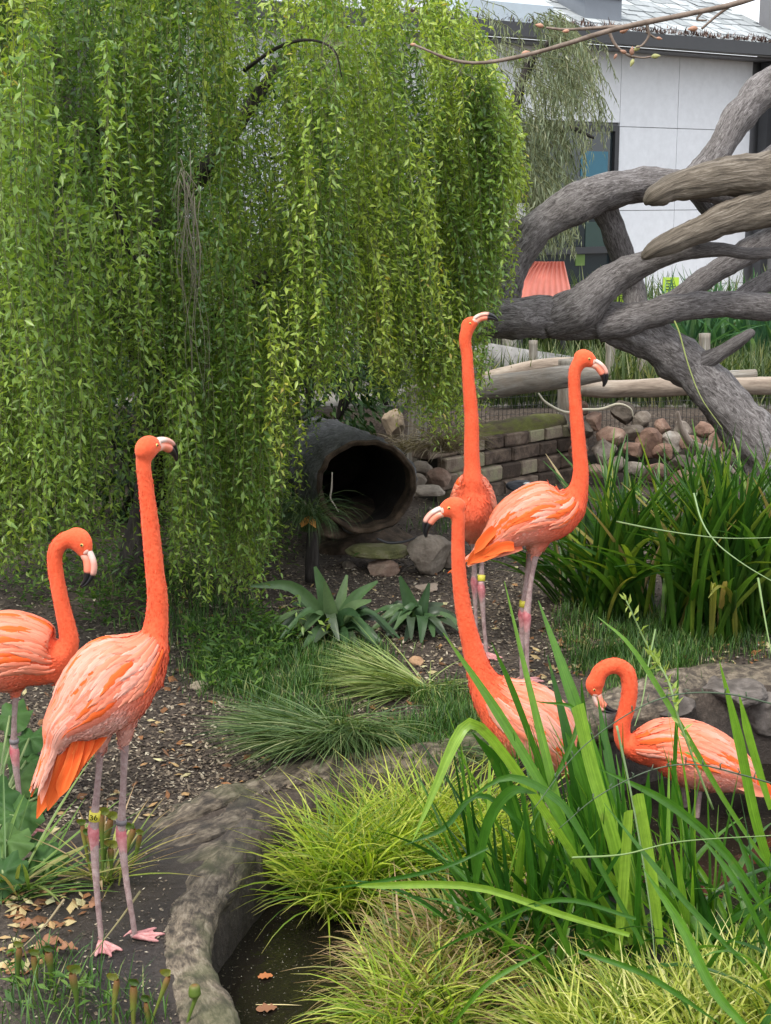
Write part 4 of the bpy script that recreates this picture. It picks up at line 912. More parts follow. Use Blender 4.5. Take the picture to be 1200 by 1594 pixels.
        for r in range(rows):
            f = r / (rows - 1); s0 = LB * (.16 + .80 * f); nth = 10
            for q in range(nth):
                g = q / (nth - 1); th0 = side * (.10 + (sp.get('wth', 1.9) - .15) * (g + (.5 / nth) * (r % 2)) * (.62 + .38 * f)); 
                if abs(th0) > sp.get('wth', 1.9) + .1: continue
                ln = (.165 - .075 * f) * rnd.uniform(.8, 1.2) * sp.get('fl', 1.0); wd = (.031 - .013 * f) * rnd.uniform(.8, 1.25)
                if rnd.random() < .06: continue
                x = rnd.random(); po, pc = sp.get('cols', (.15, .35)); po *= .8
                if g > .55 and f < .55: po *= sp.get('lowo', 1.0)
                mat = M_fo if x < po else M_fc if x < po + pc + (.35 if f > .75 or g < .12 else 0) else M_fp
                feather(s0 + rnd.uniform(-.012, .012), th0 + rnd.uniform(-.05, .05), ln, wd, .0025 + .0004 * r, .0026 + .0010 * rnd.uniform(.2, 1.8) + .0004 * r, mat, wing, skew=side * rnd.uniform(-.12, .10))
    # ---- tail and flight feather tips hanging behind
    if sp.get('tail'):
        tail = None
        for i, (pts, wd, mat) in enumerate(sp['tail']):
            pp = [W(a, b, d + dd) for a, b, dd in pts]; V, F, A = ribbon(pp, wd * s_, 12, nh=sp.get('tn', (0, -1, .25)), fold=.22, twist=rnd.uniform(-.3, .3), basew=.8)
            e = np.tile(abs(np.linspace(-1, 1, 5)), 12); A['e'] = e; A['fuv'] = np.stack([A['t'] * .1, np.tile(np.linspace(-1, 1, 5), 12) * .015, np.full(60, i * 1.0)], -1)
            if tail is None: tail = part('tail', V, F, mat, root, attrs=A)
            else: part('feather', V, F, mat, tail, attrs=A)
    # ---- beak, eye, bare skin
    prof = [(.026, -.004, .0150), (.036, -.006, .0158), (.048, -.010, .0155), (.060, -.018, .0160), (.070, -.029, .0150), (.077, -.042, .0115), (.080, -.056, .0075), (.079, -.070, .003)]
    Q = spline(np.array([(a, b, r) for a, b, r in prof]), 26); t2 = np.gradient(Q[:, :2], axis=0); t2 = t2 / np.linalg.norm(t2, axis=1)[:, None]; n2 = np.stack([-t2[:, 1], t2[:, 0]], 1)
    sc = hs / .029
    for nm, o_, rr, mt, fl in (('upper_beak', .50, .46, M_bu, 1.5), ('lower_beak', -.36, .66, M_bl, 1.12)):
        c2 = Q[:, :2] + n2 * Q[:, 2:] * o_; V, F, A = tube(np.array([loc(a, b) for a, b in c2]), Q[:, 2] * rr * sc, 14, L=l, flat=1.0, rough=.03, rs=20)
        cen = np.repeat(np.vstack([loc(*c2[0]), [loc(a, b) for a, b in c2], loc(*c2[-1])]), 14, 0); off = (V - cen) @ l; V = V + np.outer(off, l) * (fl - 1)
        part(nm, V, F, mt, root, attrs={'t': np.repeat(np.concatenate([[0], np.linspace(0, 1, 26), [1]]), 14)})
    for sg in (1, -1):
        c = loc(.0135, .0055, .0175 * sg); Vv, Ff = ico(2); e = part('eye', Vv * .0042 * sc + c, Ff, M_eye, root); part('pupil', Vv * .0027 * sc + c + l * sg * .0024 * sc, Ff, M_pupil, e)
        c = loc(.0275, -.001, .0095 * sg); V = Vv * np.array((1, 1, 1)); V = np.outer(V[:, 0], h) * .008 * sc + np.outer(V[:, 1], u) * .010 * sc + np.outer(V[:, 2], l) * .005 * sc + c; part('bare_face', V, Ff, M_lore, root)
    # ---- legs
    for lg in sp['legs']:
        q = lg['pts']; C2 = np.array([np.append(W(a, b, d + dd), r * s_) for a, b, r, dd in q])
        if not lg.get('nofoot'):
            gz_ = float(H(C2[-1, 0], C2[-1, 1])) + .010; C2[-2, 2] += (gz_ - C2[-1, 2]) * .6; C2[-1, 2] = gz_
        C2[:, 3] *= .86; kn = lg.get('knee', 2)
        up_ = spline(C2[:kn + 1], 18); lo_ = spline(C2[kn:], 22)
        V, F, A = tube(np.vstack([up_[:, :3], lo_[1:, :3]]), np.concatenate([up_[:, 3], lo_[1:, 3]]), 12, rough=.10, rs=42); leg = part('leg', V, F, M_leg, root, attrs=A)
        kp, kr = C2[kn, :3], C2[kn, 3]; dn = nrm(lo_[2, :3] - kp)
        V, F, A = tube(spline(np.array([kp - dn * .022, kp - dn * .010, kp + dn * .006, kp + dn * .034, kp + dn * .075]), 14), np.interp(np.linspace(0, 4, 14), range(5), [.66 * kr, 1.0 * kr, 1.22 * kr, .95 * kr, .60 * kr]), 12, rough=.12, rs=34); part('ankle', V, F, M_knee, leg, attrs={'t': np.repeat(np.concatenate([[0], np.linspace(0, 1, 14), [1]]), 12)})
        if lg.get('band'):
            bp = up_[-3, :3] if lg['band'] != 'grey' else up_[-2, :3] ; bd = nrm(up_[-1, :3] - up_[-4, :3]); hgt = .022 if lg['band'] == 'yellow' else .012
            bp = kp - bd * (.034 if lg['band'] == 'yellow' else .026); br = float(up_[-3, 3]) * 1.05 + .0022
            V, F, A = tube(np.array([bp - bd * hgt / 2, bp - bd * hgt / 2.1, bp + bd * hgt / 2.1, bp + bd * hgt / 2]), [br * .9, br, br, br * .9], 16); part('leg_band', V, F, M_yel if lg['band'] == 'yellow' else M_gband, leg)
            if lg.get('text'):
                cu = bpy.data.curves.new('n', 'FONT'); cu.body = lg['text']; cu.size = .018; cu.extrude = .0004; cu.align_x = 'CENTER'; cu.align_y = 'CENTER'
                to = bpy.data.objects.new('n', cu); COL.objects.link(to); m2 = bpy.data.meshes.new_from_object(to.evaluated_get(bpy.context.evaluated_depsgraph_get()))
                V = np.array([v.co[:] for v in m2.vertices]); F = [tuple(p.vertices) for p in m2.polygons]; bpy.data.objects.remove(to)
                if len(V):
                    a = V[:, 0] / br; Vw = bp + np.stack([np.sin(a) * (br + .0008 + V[:, 2]), -np.cos(a) * (br + .0008 + V[:, 2]), V[:, 1]], -1); part('band_number', Vw, F, M_pupil, leg, smooth=False)
        if not lg.get('nofoot'):
            pass
        fp = C2[-1, :3]; hv = np.array(lg.get('foot', (1, 0, 0)), float)
        if lg.get('nofoot'): continue
        hv = nrm(hv); sv = np.array((-hv[1], hv[0], 0)); fs = lg.get('fs', 1.0) * .075; gz = fp[2]
        toes = []; tips = []
        for a, ln_ in ((-.50, .88), (0, 1.0), (.50, .88)):
            dv = hv * math.cos(a) + sv * math.sin(a); pz = lambda f: np.array((0, 0, -.0035 * f))
            Pt = np.array([fp + (0, 0, .004), fp + dv * fs * .25 * ln_ + (0, 0, .003), fp + dv * fs * .6 * ln_ + pz(1) + (0, 0, .003), fp + dv * fs * ln_ + pz(1.3) + (0, 0, .002)]); Pt = spline(Pt, 12); Pt[:, 2] = H(Pt[:, 0], Pt[:, 1]) + np.linspace(.012, .006, 12)
            V, F, A = tube(Pt, np.interp(np.linspace(0, 1, 12), [0, .3, .35, .65, .7, .9, 1], [.0065, .0058, .0065, .0050, .0056, .0042, .0018]), 8); toes.append((V, F)); tips.append(Pt)
        V, F, A = tube(spline(np.array([fp + (0, 0, .012), fp - hv * .012 + (0, 0, .006), fp - hv * .02]), 6), [.005, .004, .002, .002, .0015, .001], 8); toes.append((V, F))
        V, F, _ = merge([(a, b, {}) for a, b in toes]); foot = part('foot', V, F, M_foot, leg)
        Vw, Fw = [], []
        for a, b in ((tips[0], tips[1]), (tips[1], tips[2])):
            n0 = len(Vw)
            for i in range(11):
                for j in range(4):
                    f = j / 3; q = a[i] * (1 - f) + b[i] * f; q = q - hv * math.sin(f * math.pi) * .010 * (i / 10) ** 2 + np.array((0, 0, .0015 - .0015 * math.sin(f * math.pi)))
                    Vw.append(q)
            Fw += (grid_faces(11, 4, False) + n0).tolist()
        Vw = np.array(Vw); nn = len(Vw); Fw = np.array(Fw); part('web', np.vstack([Vw, Vw - (0, 0, .002)]), np.vstack([Fw, Fw[:, ::-1] + nn]), M_foot, foot)
    return root

OR, CO, PA = M_fo, M_fc, M_fp
d1 = float(G(205, 1474)[1])
flamingo(dict(d=d1, lat=(.30, -.95, 0), base=G(190, 1480), label='large flamingo in front at left, neck straight up, standing on black mud by the rim', head=(.50, .80, .34), hs=1.0,
    up=(0, 0, 1), body=[(84, 1165, 18, 14, -.07), (96, 1135, 36, 30, -.06), (120, 1112, 54, 50, -.04), (150, 1085, 66, 66, -.02), (182, 1055, 66, 70, 0), (212, 1030, 56, 54, .02), (232, 1008, 40, 34, .03), (242, 992, 24, 20, .04)],
    neck=[(215, 1050, 44, .02), (232, 1015, 33, .03), (240, 990, 23, .035), (244, 962, 19, .04), (245, 930, 17, .04), (241, 890, 15.5, .04), (237, 850, 15, .04), (233, 810, 14.2, .04), (229, 775, 13, .04), (225, 740, 12.2, .04), (223, 716, 12.5, .04), (229, 700, 13.5, .045)],
    legs=[dict(pts=[(158, 1150, 8, .0), (152, 1220, 6.0, .0), (145, 1292, 9.5, .0), (151, 1390, 6.0, 0), (158, 1470, 5.5, .0), (157, 1478, 6, .0)], band='yellow', text='36', foot=(.55, -1.0, 0), thigh=.030),
          dict(pts=[(195, 1135, 9, .04), (192, 1220, 6.2, .04), (188, 1296, 9.0, .04), (198, 1380, 6.0, .03), (209, 1455, 5.5, .03), (206, 1470, 6, .03)], band='grey', foot=(1, .22, 0), thigh=.034)],
    tail=[([(95, 1130, -.05), (88, 1180, -.06), (72, 1235, -.06), (57, 1274, -.06)], 26, OR), ([(110, 1140, -.06), (100, 1190, -.075), (86, 1230, -.075), (74, 1262, -.07)], 26, OR), ([(125, 1145, -.06), (112, 1190, -.08), (98, 1222, -.08), (92, 1241, -.08)], 24, OR), ([(140, 1145, -.05), (125, 1175, -.07), (108, 1205, -.07), (98, 1232, -.07)], 26, OR),
          ([(88, 1120, -.07), (80, 1170, -.085), (70, 1215, -.085), (64, 1252, -.08)], 20, CO), ([(160, 1142, -.03), (138, 1166, -.06), (120, 1188, -.06), (108, 1205, -.06)], 24, OR)], wth=2.0, cols=(.17, .28), fl=.84, pig=(.03, 1.0)))
d0 = float(G(34, 1296)[1])
flamingo(dict(d=d0, lat=(.1, -1, 0), base=G(34, 1296), label='flamingo cut off by the left edge with bent neck and beak pointing down', head=(.66, -.15, -.70), up=(.7, 0, .7), hs=1.12,
    body=[(-130, 1075, 14, 12, .0), (-95, 1058, 34, 30, 0), (-45, 1035, 52, 50, 0), (5, 1016, 60, 64, 0), (45, 1016, 52, 58, 0), (78, 1025, 36, 42, 0), (98, 1022, 24, 24, 0)],
    neck=[(72, 1035, 36, 0), (95, 1020, 24, 0), (107, 1000, 16.5, 0), (104, 975, 14.5, 0), (97, 945, 13, 0), (91, 915, 12.5, 0), (86, 885, 12.3, 0), (86, 860, 12.5, 0), (96, 844, 13, 0), (112, 838, 14, 0), (122, 843, 14, 0)],
    legs=[dict(pts=[(26, 1070, 7, 0), (22, 1120, 5, 0), (22, 1168, 8, 0), (30, 1240, 4.6, 0), (36, 1292, 4.5, 0), (36, 1298, 5, 0)], band='grey', foot=(.8, -.6, 0)), dict(pts=[(-14, 1070, 7, .06), (-16, 1120, 5, .06), (-18, 1165, 8, .06), (-15, 1240, 4.6, .06), (-12, 1290, 4.5, .06), (-12, 1296, 5, .06)], foot=(.8, -.6, 0))], cols=(.2, .5), pig=(.03, .6), tail=[([(-110, 1060, -.02), (-150, 1085, -.03), (-185, 1110, -.03)], 24, OR)]))
d3 = float(G(820, 1073)[1])
flamingo(dict(d=d3, lat=(.05, -1, 0), base=G(822, 1075), label='flamingo in profile facing right before the green strap leaved clump, neck upright', head=(1, -.05, -.22), hs=1.02,
    body=[(738, 866, 5, 6, 0), (752, 855, 16, 13, 0), (775, 838, 32, 26, 0), (803, 815, 44, 40, 0), (838, 800, 50, 48, 0), (866, 795, 44, 42, 0), (886, 785, 30, 30, 0), (897, 770, 18, 18, 0)],
    neck=[(866, 800, 34, 0), (888, 785, 25, 0), (900, 762, 16, 0), (904, 735, 12.5, 0), (902, 705, 11.6, 0), (899, 670, 11, 0), (896, 635, 10.2, 0), (894, 602, 9.6, 0), (895, 578, 10, 0), (903, 563, 11.5, 0), (909, 559, 12, 0)],
    legs=[dict(pts=[(836, 852, 8, -.01), (827, 900, 4.6, -.01), (820, 958, 7.0, -.02), (820, 1015, 4.2, -.02), (822, 1070, 4.2, -.02), (822, 1075, 4.5, -.02)], foot=(1, -.3, 0), thigh=.045), dict(pts=[(828, 850, 8, .05), (820, 900, 5.0, .05), (813, 955, 7, .05), (812, 1015, 4.4, .05), (812, 1062, 4.2, .05), (812, 1066, 4.5, .05)], band='yellow', foot=(1, -.1, 0))],
    tail=[([(775, 835, -.05), (755, 852, -.05), (738, 868, -.04), (727, 880, -.03)], 18, OR), ([(790, 845, -.07), (768, 857, -.07), (748, 866, -.05), (732, 876, -.04)], 20, OR), ([(812, 850, -.05), (785, 858, -.06), (755, 866, -.04), (728, 882, -.03)], 15, CO), ([(770, 822, -.06), (752, 842, -.06), (738, 862, -.05)], 16, OR), ([(800, 850, -.08), (780, 852, -.08), (752, 866, -.06)], 16, OR)], wth=1.95, cols=(.34, .34), lowo=1.9, pig=(.03, .80), fl=.78))
d2 = float(G(757, 1022)[1])
flamingo(dict(d=d2, lat=(1, .1, 0), base=G(757, 1022), label='farthest flamingo seen from the front, tallest straight neck, beak lifted to the right', head=(.60, -.28, .80), up=(-.75, 0, .6), hs=.92,
    body=[(742, 815, 6, 6, .42), (742, 806, 20, 18, .34), (740, 798, 32, 36, .22), (737, 793, 36, 50, .10), (736, 790, 35, 56, .02), (736, 782, 30, 46, -.05), (736, 770, 20, 26, -.09)],
    neck=[(736, 780, 30, -.05), (735, 752, 17, -.08), (735, 728, 13, -.08), (734, 700, 12, -.08), (734, 660, 11.3, -.08), (732, 625, 10.6, -.08), (729, 590, 9.6, -.08), (727, 555, 9, -.08), (724, 530, 9.5, -.08), (727, 514, 10, -.08), (731, 507, 10, -.08)],
    legs=[dict(pts=[(751, 840, 8, .05), (750, 872, 4.2, .03), (749, 915, 6.3, 0), (753, 970, 3.8, 0), (757, 1018, 4.0, 0), (757, 1023, 4.3, 0)], band='yellow', foot=(.5, -1, 0)), dict(pts=[(737, 840, 7, .16), (738, 872, 4.2, .15), (738, 905, 6, .14), (740, 950, 3.8, .14), (742, 1000, 4, .14), (742, 1004, 4.2, .14)], foot=(.2, -1, 0))],
    cols=(.1, .75), pig=(.05, .58), wth=1.75, rows=7, fl=.6))
d4 = 4.2
flamingo(dict(d=d4, lat=(-.15, -1, 0), base=(W(800, 1480, 4.2)[0], 4.2, -.48), label='flamingo facing left behind the tall strap leaves, black beak held level', head=(-1, -.06, -.10), up=(0, 0, 1), hs=1.06,
    body=[(905, 1215, 8, 8, .03), (892, 1195, 26, 22, .03), (868, 1165, 44, 42, .02), (838, 1135, 56, 58, 0), (806, 1112, 56, 58, 0), (778, 1090, 42, 42, 0), (758, 1068, 28, 26, 0)],
    neck=[(785, 1110, 42, 0), (762, 1078, 31, 0), (746, 1045, 21, 0), (736, 1010, 17, 0), (727, 975, 14.8, 0), (720, 940, 13.3, 0), (715, 900, 12, 0), (713, 860, 11.3, 0), (713, 825, 10.8, 0), (713, 805, 11.5, 0), (706, 791, 13, 0)],
    legs=[dict(pts=[(850, 1190, 9, -.02), (853, 1250, 5.5, -.02), (856, 1312, 8, -.02), (852, 1400, 5, -.02), (850, 1470, 5, -.02)], nofoot=True), dict(pts=[(835, 1190, 9, .06), (833, 1250, 5.5, .06), (830, 1310, 8, .06), (830, 1400, 5, .06), (830, 1465, 5, .06)], nofoot=True)],
    tail=[([(885, 1180, -.04), (900, 1215, -.04), (915, 1245, -.04)], 22, CO), ([(895, 1180, 0), (915, 1210, 0), (930, 1240, 0)], 22, OR)], cols=(.12, .36), pig=(.03, .85)))
d5 = 4.45
flamingo(dict(d=d5, lat=(.08, -1, 0), base=(W(1080, 1400, 4.45)[0], 4.45, -.45), label='flamingo wading at right with its neck looped over and beak down in the leaves', head=(-.05, -.1, -1), up=(-1, 0, -.02), hlat=(0, -1, 0), hs=1.0,
    body=[(1200, 1236, 5, 5, .02), (1180, 1224, 18, 14, .01), (1150, 1205, 36, 32, 0), (1112, 1188, 50, 48, 0), (1070, 1172, 54, 52, 0), (1032, 1160, 44, 42, 0), (1000, 1160, 30, 28, 0), (980, 1160, 18, 16, 0)],
    neck=[(1030, 1165, 36, 0), (995, 1165, 23, 0), (972, 1155, 15, 0), (968, 1130, 13.5, 0), (976, 1100, 13.5, 0), (980, 1070, 13.3, 0), (975, 1046, 13.2, 0), (956, 1036, 13, 0), (935, 1045, 13.2, 0), (927, 1065, 14, 0)],
    legs=[dict(pts=[(1088, 1215, 9, -.02), (1086, 1262, 5.2, -.02), (1080, 1318, 8, -.02), (1080, 1400, 5, -.02), (1080, 1470, 5, -.02)], nofoot=True), dict(pts=[(1066, 1215, 9, .06), (1066, 1260, 5.2, .06), (1062, 1310, 8, .06), (1062, 1400, 5, .06), (1062, 1460, 5, .06)], nofoot=True)],
    tail=[([(1150, 1200, -.05), (1180, 1222, -.05), (1205, 1245, -.04)], 20, OR), ([(1140, 1215, -.06), (1172, 1228, -.06), (1200, 1240, -.05)], 18, CO), ([(1155, 1195, -.03), (1190, 1225, -.03), (1225, 1262, -.03)], 18, OR)], cols=(.14, .40), pig=(.03, .80), wth=1.8))
# ================================================================== WEEPING TREE
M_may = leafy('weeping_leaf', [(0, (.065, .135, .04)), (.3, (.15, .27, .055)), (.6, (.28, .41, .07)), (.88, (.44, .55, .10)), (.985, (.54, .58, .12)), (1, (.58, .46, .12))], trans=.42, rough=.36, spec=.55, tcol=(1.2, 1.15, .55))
M_stem = plain('twig_stem', (.12, .13, .05), .8)
M_dbark = mottled('dark_bark', [(.3, (.012, .010, .009)), (.5, (.035, .03, .027)), (.75, (.085, .075, .068))], 16, .9, .8, vec='tuv', vs=(2.5, 2.5, .5), fine=70)
bot_x = [-120, 0, 60, 110, 150, 190, 240, 262, 320, 380, 415, 434, 452, 530, 580, 615, 650, 690, 710, 726, 741, 756, 778]
bot_y = [960, 930, 880, 800, 720, 670, 670, 860, 955, 945, 880, 760, 640, 625, 630, 665, 700, 700, 585, 550, 500, 410, 310]
top_x = [-120, 600, 680, 720, 760, 785, 820]; top_y = [-170, -130, -40, 20, 90, 160, 230]
def strands(rows, sp=.0145, leaf=(.026, .044), spread=1.0):
    """rows: x, y, ztop, zbot, r, droop dx, dy -> leaf and stem arrays"""
    LC, LD, LN, LL, LR, stems = [], [], [], [], [], []
    for x, y, z1, z0, r, dx, dy in rows:
        ln = z1 - z0; n = max(4, int(ln / sp)); t = np.linspace(0, 1, n); ph = rnd.random() * 6; tilt = rnd.gauss(0, .035)
        arch = .10 * spread
        X = x + dx * (1 - (1 - t) ** 3) * arch * 3 + .028 * np.sin(t * 6 + ph) * t + tilt * t * ln; Y = y + dy * (1 - (1 - t) ** 3) * arch * 3 + .02 * np.cos(t * 6 + ph) * t
        Z = z1 - ln * t; Z[:3] += np.array([-.03, -.01, 0]); P = np.stack([X, Y, Z], -1)
        a = ph + np.arange(n) * 2.4 + rng.normal(0, .5, n); el = rng.normal(-.38, .42, n)
        D = np.stack([np.cos(a) * np.cos(el), np.sin(a) * np.cos(el), np.sin(el)], -1)
        Nn = nrm(np.stack([np.cos(a) * .6, np.sin(a) * .6, np.full(n, .8)], -1) + rng.normal(0, .45, (n, 3)))
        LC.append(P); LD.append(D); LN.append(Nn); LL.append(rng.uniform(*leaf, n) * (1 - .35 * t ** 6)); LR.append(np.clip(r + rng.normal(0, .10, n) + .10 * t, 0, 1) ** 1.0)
        m_ = max(3, n // 8); stems.append((spline(P[::max(1, n // m_)], m_ + 2)))
    return [np.concatenate(q) for q in (LC, LD, LN, LL, LR)], stems
rows = []
def z_of(px, py, Y): return float(W(px, py, Y)[2])
for b in range(350):
    px = rnd.uniform(-90, 782) if b % 4 else (rnd.uniform(560, 794) if b % 8 else rnd.uniform(150, 480)); py_t = np.interp(px, top_x, top_y)
    yf = float(np.interp(px, [-100, 100, 250, 330, 450, 600, 700, 815], [4.75, 5.0, 5.6, 5.3, 5.5, 6.0, 6.3, 6.6])); back = rnd.random() ** 1.3
    Yb = yf + 1.7 * back; pbm = float(np.interp(px, bot_x, bot_y))
    if rnd.random() < .5: pb = pbm - 150 * back * rnd.random() + rnd.uniform(-35, 12)
    else: pb = rnd.uniform(py_t + 130, max(py_t + 180, pbm))
    ln = rnd.uniform(.55, 1.5) ; zb = z_of(px, pb, Yb); zt_ = min(zb + ln, z_of(px, py_t, Yb) + rnd.uniform(-.1, .03))
    if zt_ - zb < .25: zt_ = zb + .3
    x0 = W(px, pb, Yb)[0]; rb = np.clip(.42 + .22 * (px - 300) / 500 + rng.normal(0, .24) + .12 * (zb > 1.7), .04, .92)  # bundles high in the crown get lighter leaves, top light put into the colour
    ang_ = math.atan2(Yb - 6.6, x0 + .9)
    for k_ in range(rnd.randint(9, 13)):
        ex = rnd.gauss(0, .036); ey = rnd.gauss(0, .045)
        if px > 735: ex = -abs(ex) * .5
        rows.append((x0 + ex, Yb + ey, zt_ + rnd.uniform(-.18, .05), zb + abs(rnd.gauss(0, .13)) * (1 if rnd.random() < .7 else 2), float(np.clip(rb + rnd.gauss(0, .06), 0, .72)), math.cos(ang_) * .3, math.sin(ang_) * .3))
# single long sprays at the left, nearer the lens
for px, pb, Yb, ln in ((15, 870, 4.6, 1.2), (40, 905, 4.7, 1.1), (58, 780, 4.5, 1.3), (74, 835, 4.5, 1.5), (80, 838, 3.92, .10), (100, 880, 4.8, .9), (120, 860, 5.0, .7), (-20, 800, 4.6, 1.1), (-50, 920, 4.8, 1.2), (20, 930, 4.95, .9), (50, 900, 5.0, .8), (90, 920, 5.1, .7), (130, 900, 5.2, .6), (60, 700, 4.7, .9), (140, 700, 4.9, .8), (0, 760, 4.6, .9), (110, 760, 4.9, .7), (160, 860, 5.4, .5), (30, 690, 4.3, 1.0), (5, 620, 4.2, .9), (125, 800, 4.7, 1.2), (180, 760, 5.0, .9), (262, 850, 5.2, 1.1), (300, 940, 5.0, .8), (205, 560, 4.9, 1), (395, 985, 5.2, .25), (430, 1000, 5.3, .2), (455, 1012, 5.3, .15)):
    q = W(px, pb, Yb)
    for k_ in range(9 if ln > .4 else 2): rows.append((q[0] + rnd.gauss(0, .05), Yb + rnd.gauss(0, .06), q[2] + ln, q[2] + rnd.random() * .15, .40 + rnd.gauss(0, .07), 0, 0))
(LC, LD, LN, LL, LR), stems = strands(rows)
wt = thing('weeping_tree', (-.93, 6.2, float(H(-.93, 6.2))), 'big weeping tree whose leafy green curtain fills the upper left down to the birds', 'tree')
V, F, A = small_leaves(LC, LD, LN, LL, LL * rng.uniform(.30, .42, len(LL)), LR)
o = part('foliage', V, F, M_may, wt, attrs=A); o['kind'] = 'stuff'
V, F, A = merge([tube(P, np.full(len(P), .0010), 3, cap=False) for P in stems]); o = part('hanging_twigs', V, F, M_stem, wt, attrs=A); o['kind'] = 'stuff'
print('leaves', len(LL))
for nm, pts, k, n in (('trunk', [(205, 960, 34, 6.15), (212, 900, 30, 6.15), (222, 820, 26, 6.2), (238, 740, 23, 6.2), (246, 660, 22, 6.2), (235, 590, 22, 6.2), (215, 520, 21, 6.2), (200, 430, 20, 6.2)], 18, 50),
    ('limb', [(215, 520, 18, 6.2), (150, 480, 16, 6.1), (80, 460, 13, 5.9), (40, 380, 10, 5.8), (35, 320, 7, 5.7)], 12, 40), ('limb', [(35, 320, 7, 5.7), (80, 295, 7, 5.6), (130, 260, 6, 5.5), (160, 200, 4, 5.5)], 8, 30),
    ('limb', [(200, 430, 19, 6.2), (260, 330, 16, 6.2), (340, 240, 13, 6.3), (400, 150, 9, 6.4), (480, 40, 6, 6.5)], 12, 40), ('limb', [(200, 430, 16, 6.2), (180, 300, 13, 6.3), (120, 190, 10, 6.4), (80, 60, 8, 6.4)], 12, 40),
    ('limb', [(235, 600, 15, 6.2), (300, 520, 12, 6.3), (400, 440, 10, 6.4), (520, 380, 7, 6.5), (600, 300, 5, 6.6)], 10, 40), ('limb', [(380, 110, 3, 5.7), (430, 75, 2.6, 5.6), (480, 62, 2.2, 5.5), (520, 78, 1.6, 5.5), (532, 120, .8, 5.5)], 6, 20), ('limb', [(150, 190, 5, 5.3), (200, 385, 4, 5.4), (230, 398, 3, 5.3)], 6, 20)):
    P, rr = pxpath(pts, None, n); V, F, A = tube(P, rr, k, rough=.2, rs=9, fiss=.2); part(nm, V, F, M_dbark, wt, attrs=A)
tw = []
for px, y0, y1, Y, n in ((288, 260, 480, 5.15, 16), (95, 330, 520, 4.8, 8), (300, 330, 640, 5.15, 6), (505, 75, 150, 5.35, 7), (715, 60, 140, 5.9, 5)):
    for i in range(n):
        a = W(px + rnd.gauss(0, 7), y0 + rnd.uniform(-30, 30), Y); b = W(px + rnd.gauss(8, 9), y1 + rnd.uniform(-90, 30), Y + rnd.gauss(0, .03)); q1 = a * .7 + b * .3 + rng.normal(0, .02, 3); q2 = a * .35 + b * .65 + rng.normal(0, .022, 3)
        tw.append(tube(spline(np.array([a, q1, q2, b]), 12), np.linspace(.0014, .0006, 12), 4))
V, F, A = merge(tw); o = part('bare_twigs', V, F, plain('grey_twig', (.15, .135, .10), .85), wt, attrs=A); o['kind'] = 'stuff'

# shrubs filling the shade behind the curtain
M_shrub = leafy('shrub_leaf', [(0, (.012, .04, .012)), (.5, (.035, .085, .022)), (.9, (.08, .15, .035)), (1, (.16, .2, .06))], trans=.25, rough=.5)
for i, (x, y, w, h, lab) in enumerate(((-3.0, 7.9, .9, 2.2, 'dark bushy shrub at the far left behind the weeping curtain'), (-2.1, 8.4, .9, 2.0, 'dark green shrub behind the limbs left of the trunk'), (-1.2, 8.7, .8, 1.8, 'dark shrub directly behind the trunk of the weeping tree'), (-.45, 8.9, .7, 1.5, 'shrub behind the curtain, left of the hollow log'), (-2.4, 10.4, 1.6, 3.2, 'tall dark shrub farthest back on the left'), (-.6, 10.8, 1.3, 2.6, 'tall shrub farthest back behind the hollow log'), (.1, 9.6, .45, .9, 'low green bush above the hollow log by the tan boulder'), (-1.75, 7.2, .55, .75, 'low dark bush left of the weeping tree trunk'), (-1.25, 7.6, .5, .8, 'low bush just left of the trunk base'), (-.62, 7.5, .42, .7, 'low bush between the trunk and the hollow log'), (-2.3, 6.5, .5, .6, 'low bush at the left edge above the bent necked bird'))):
    t = thing('shrub', (x, y, float(H(x, y))), lab, 'shrub', 'shrubs behind the weeping tree'); N = int(5200 * w * h / 2)
    u = nrm(rng.normal(size=(N, 3))); rr_ = rng.uniform(.62, 1.03, N) ** .6; lump = np.array([1 + .22 * mnoise.noise(Vector(q * 2.2 + i)) for q in u]); C = u * (rr_ * lump)[:, None] * np.array((w * .75, w * .6, h / 2)) + (x, y, h / 2 + .1)
    D = nrm(u + rng.normal(0, .6, (N, 3)) - (0, 0, .4)); Nn = nrm(rng.normal(0, .6, (N, 3)) + (0, 0, 1)); ln = rng.uniform(.045, .085, N)
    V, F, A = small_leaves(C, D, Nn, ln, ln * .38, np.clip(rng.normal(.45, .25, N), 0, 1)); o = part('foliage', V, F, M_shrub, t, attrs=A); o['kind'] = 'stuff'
    st_ = [tube(spline(np.array([(x + rnd.gauss(0, .05), y, .05), (x + rnd.gauss(0, .2), y + rnd.gauss(0, .15), h * .4), (x + rnd.gauss(0, .4) * w, y + rnd.gauss(0, .3) * w, h * .8)]), 12), np.linspace(.03, .006, 12), 6) for _ in range(6)]
    V, F, A = merge(st_); part('stems', V, F, M_dbark, t, attrs=A)

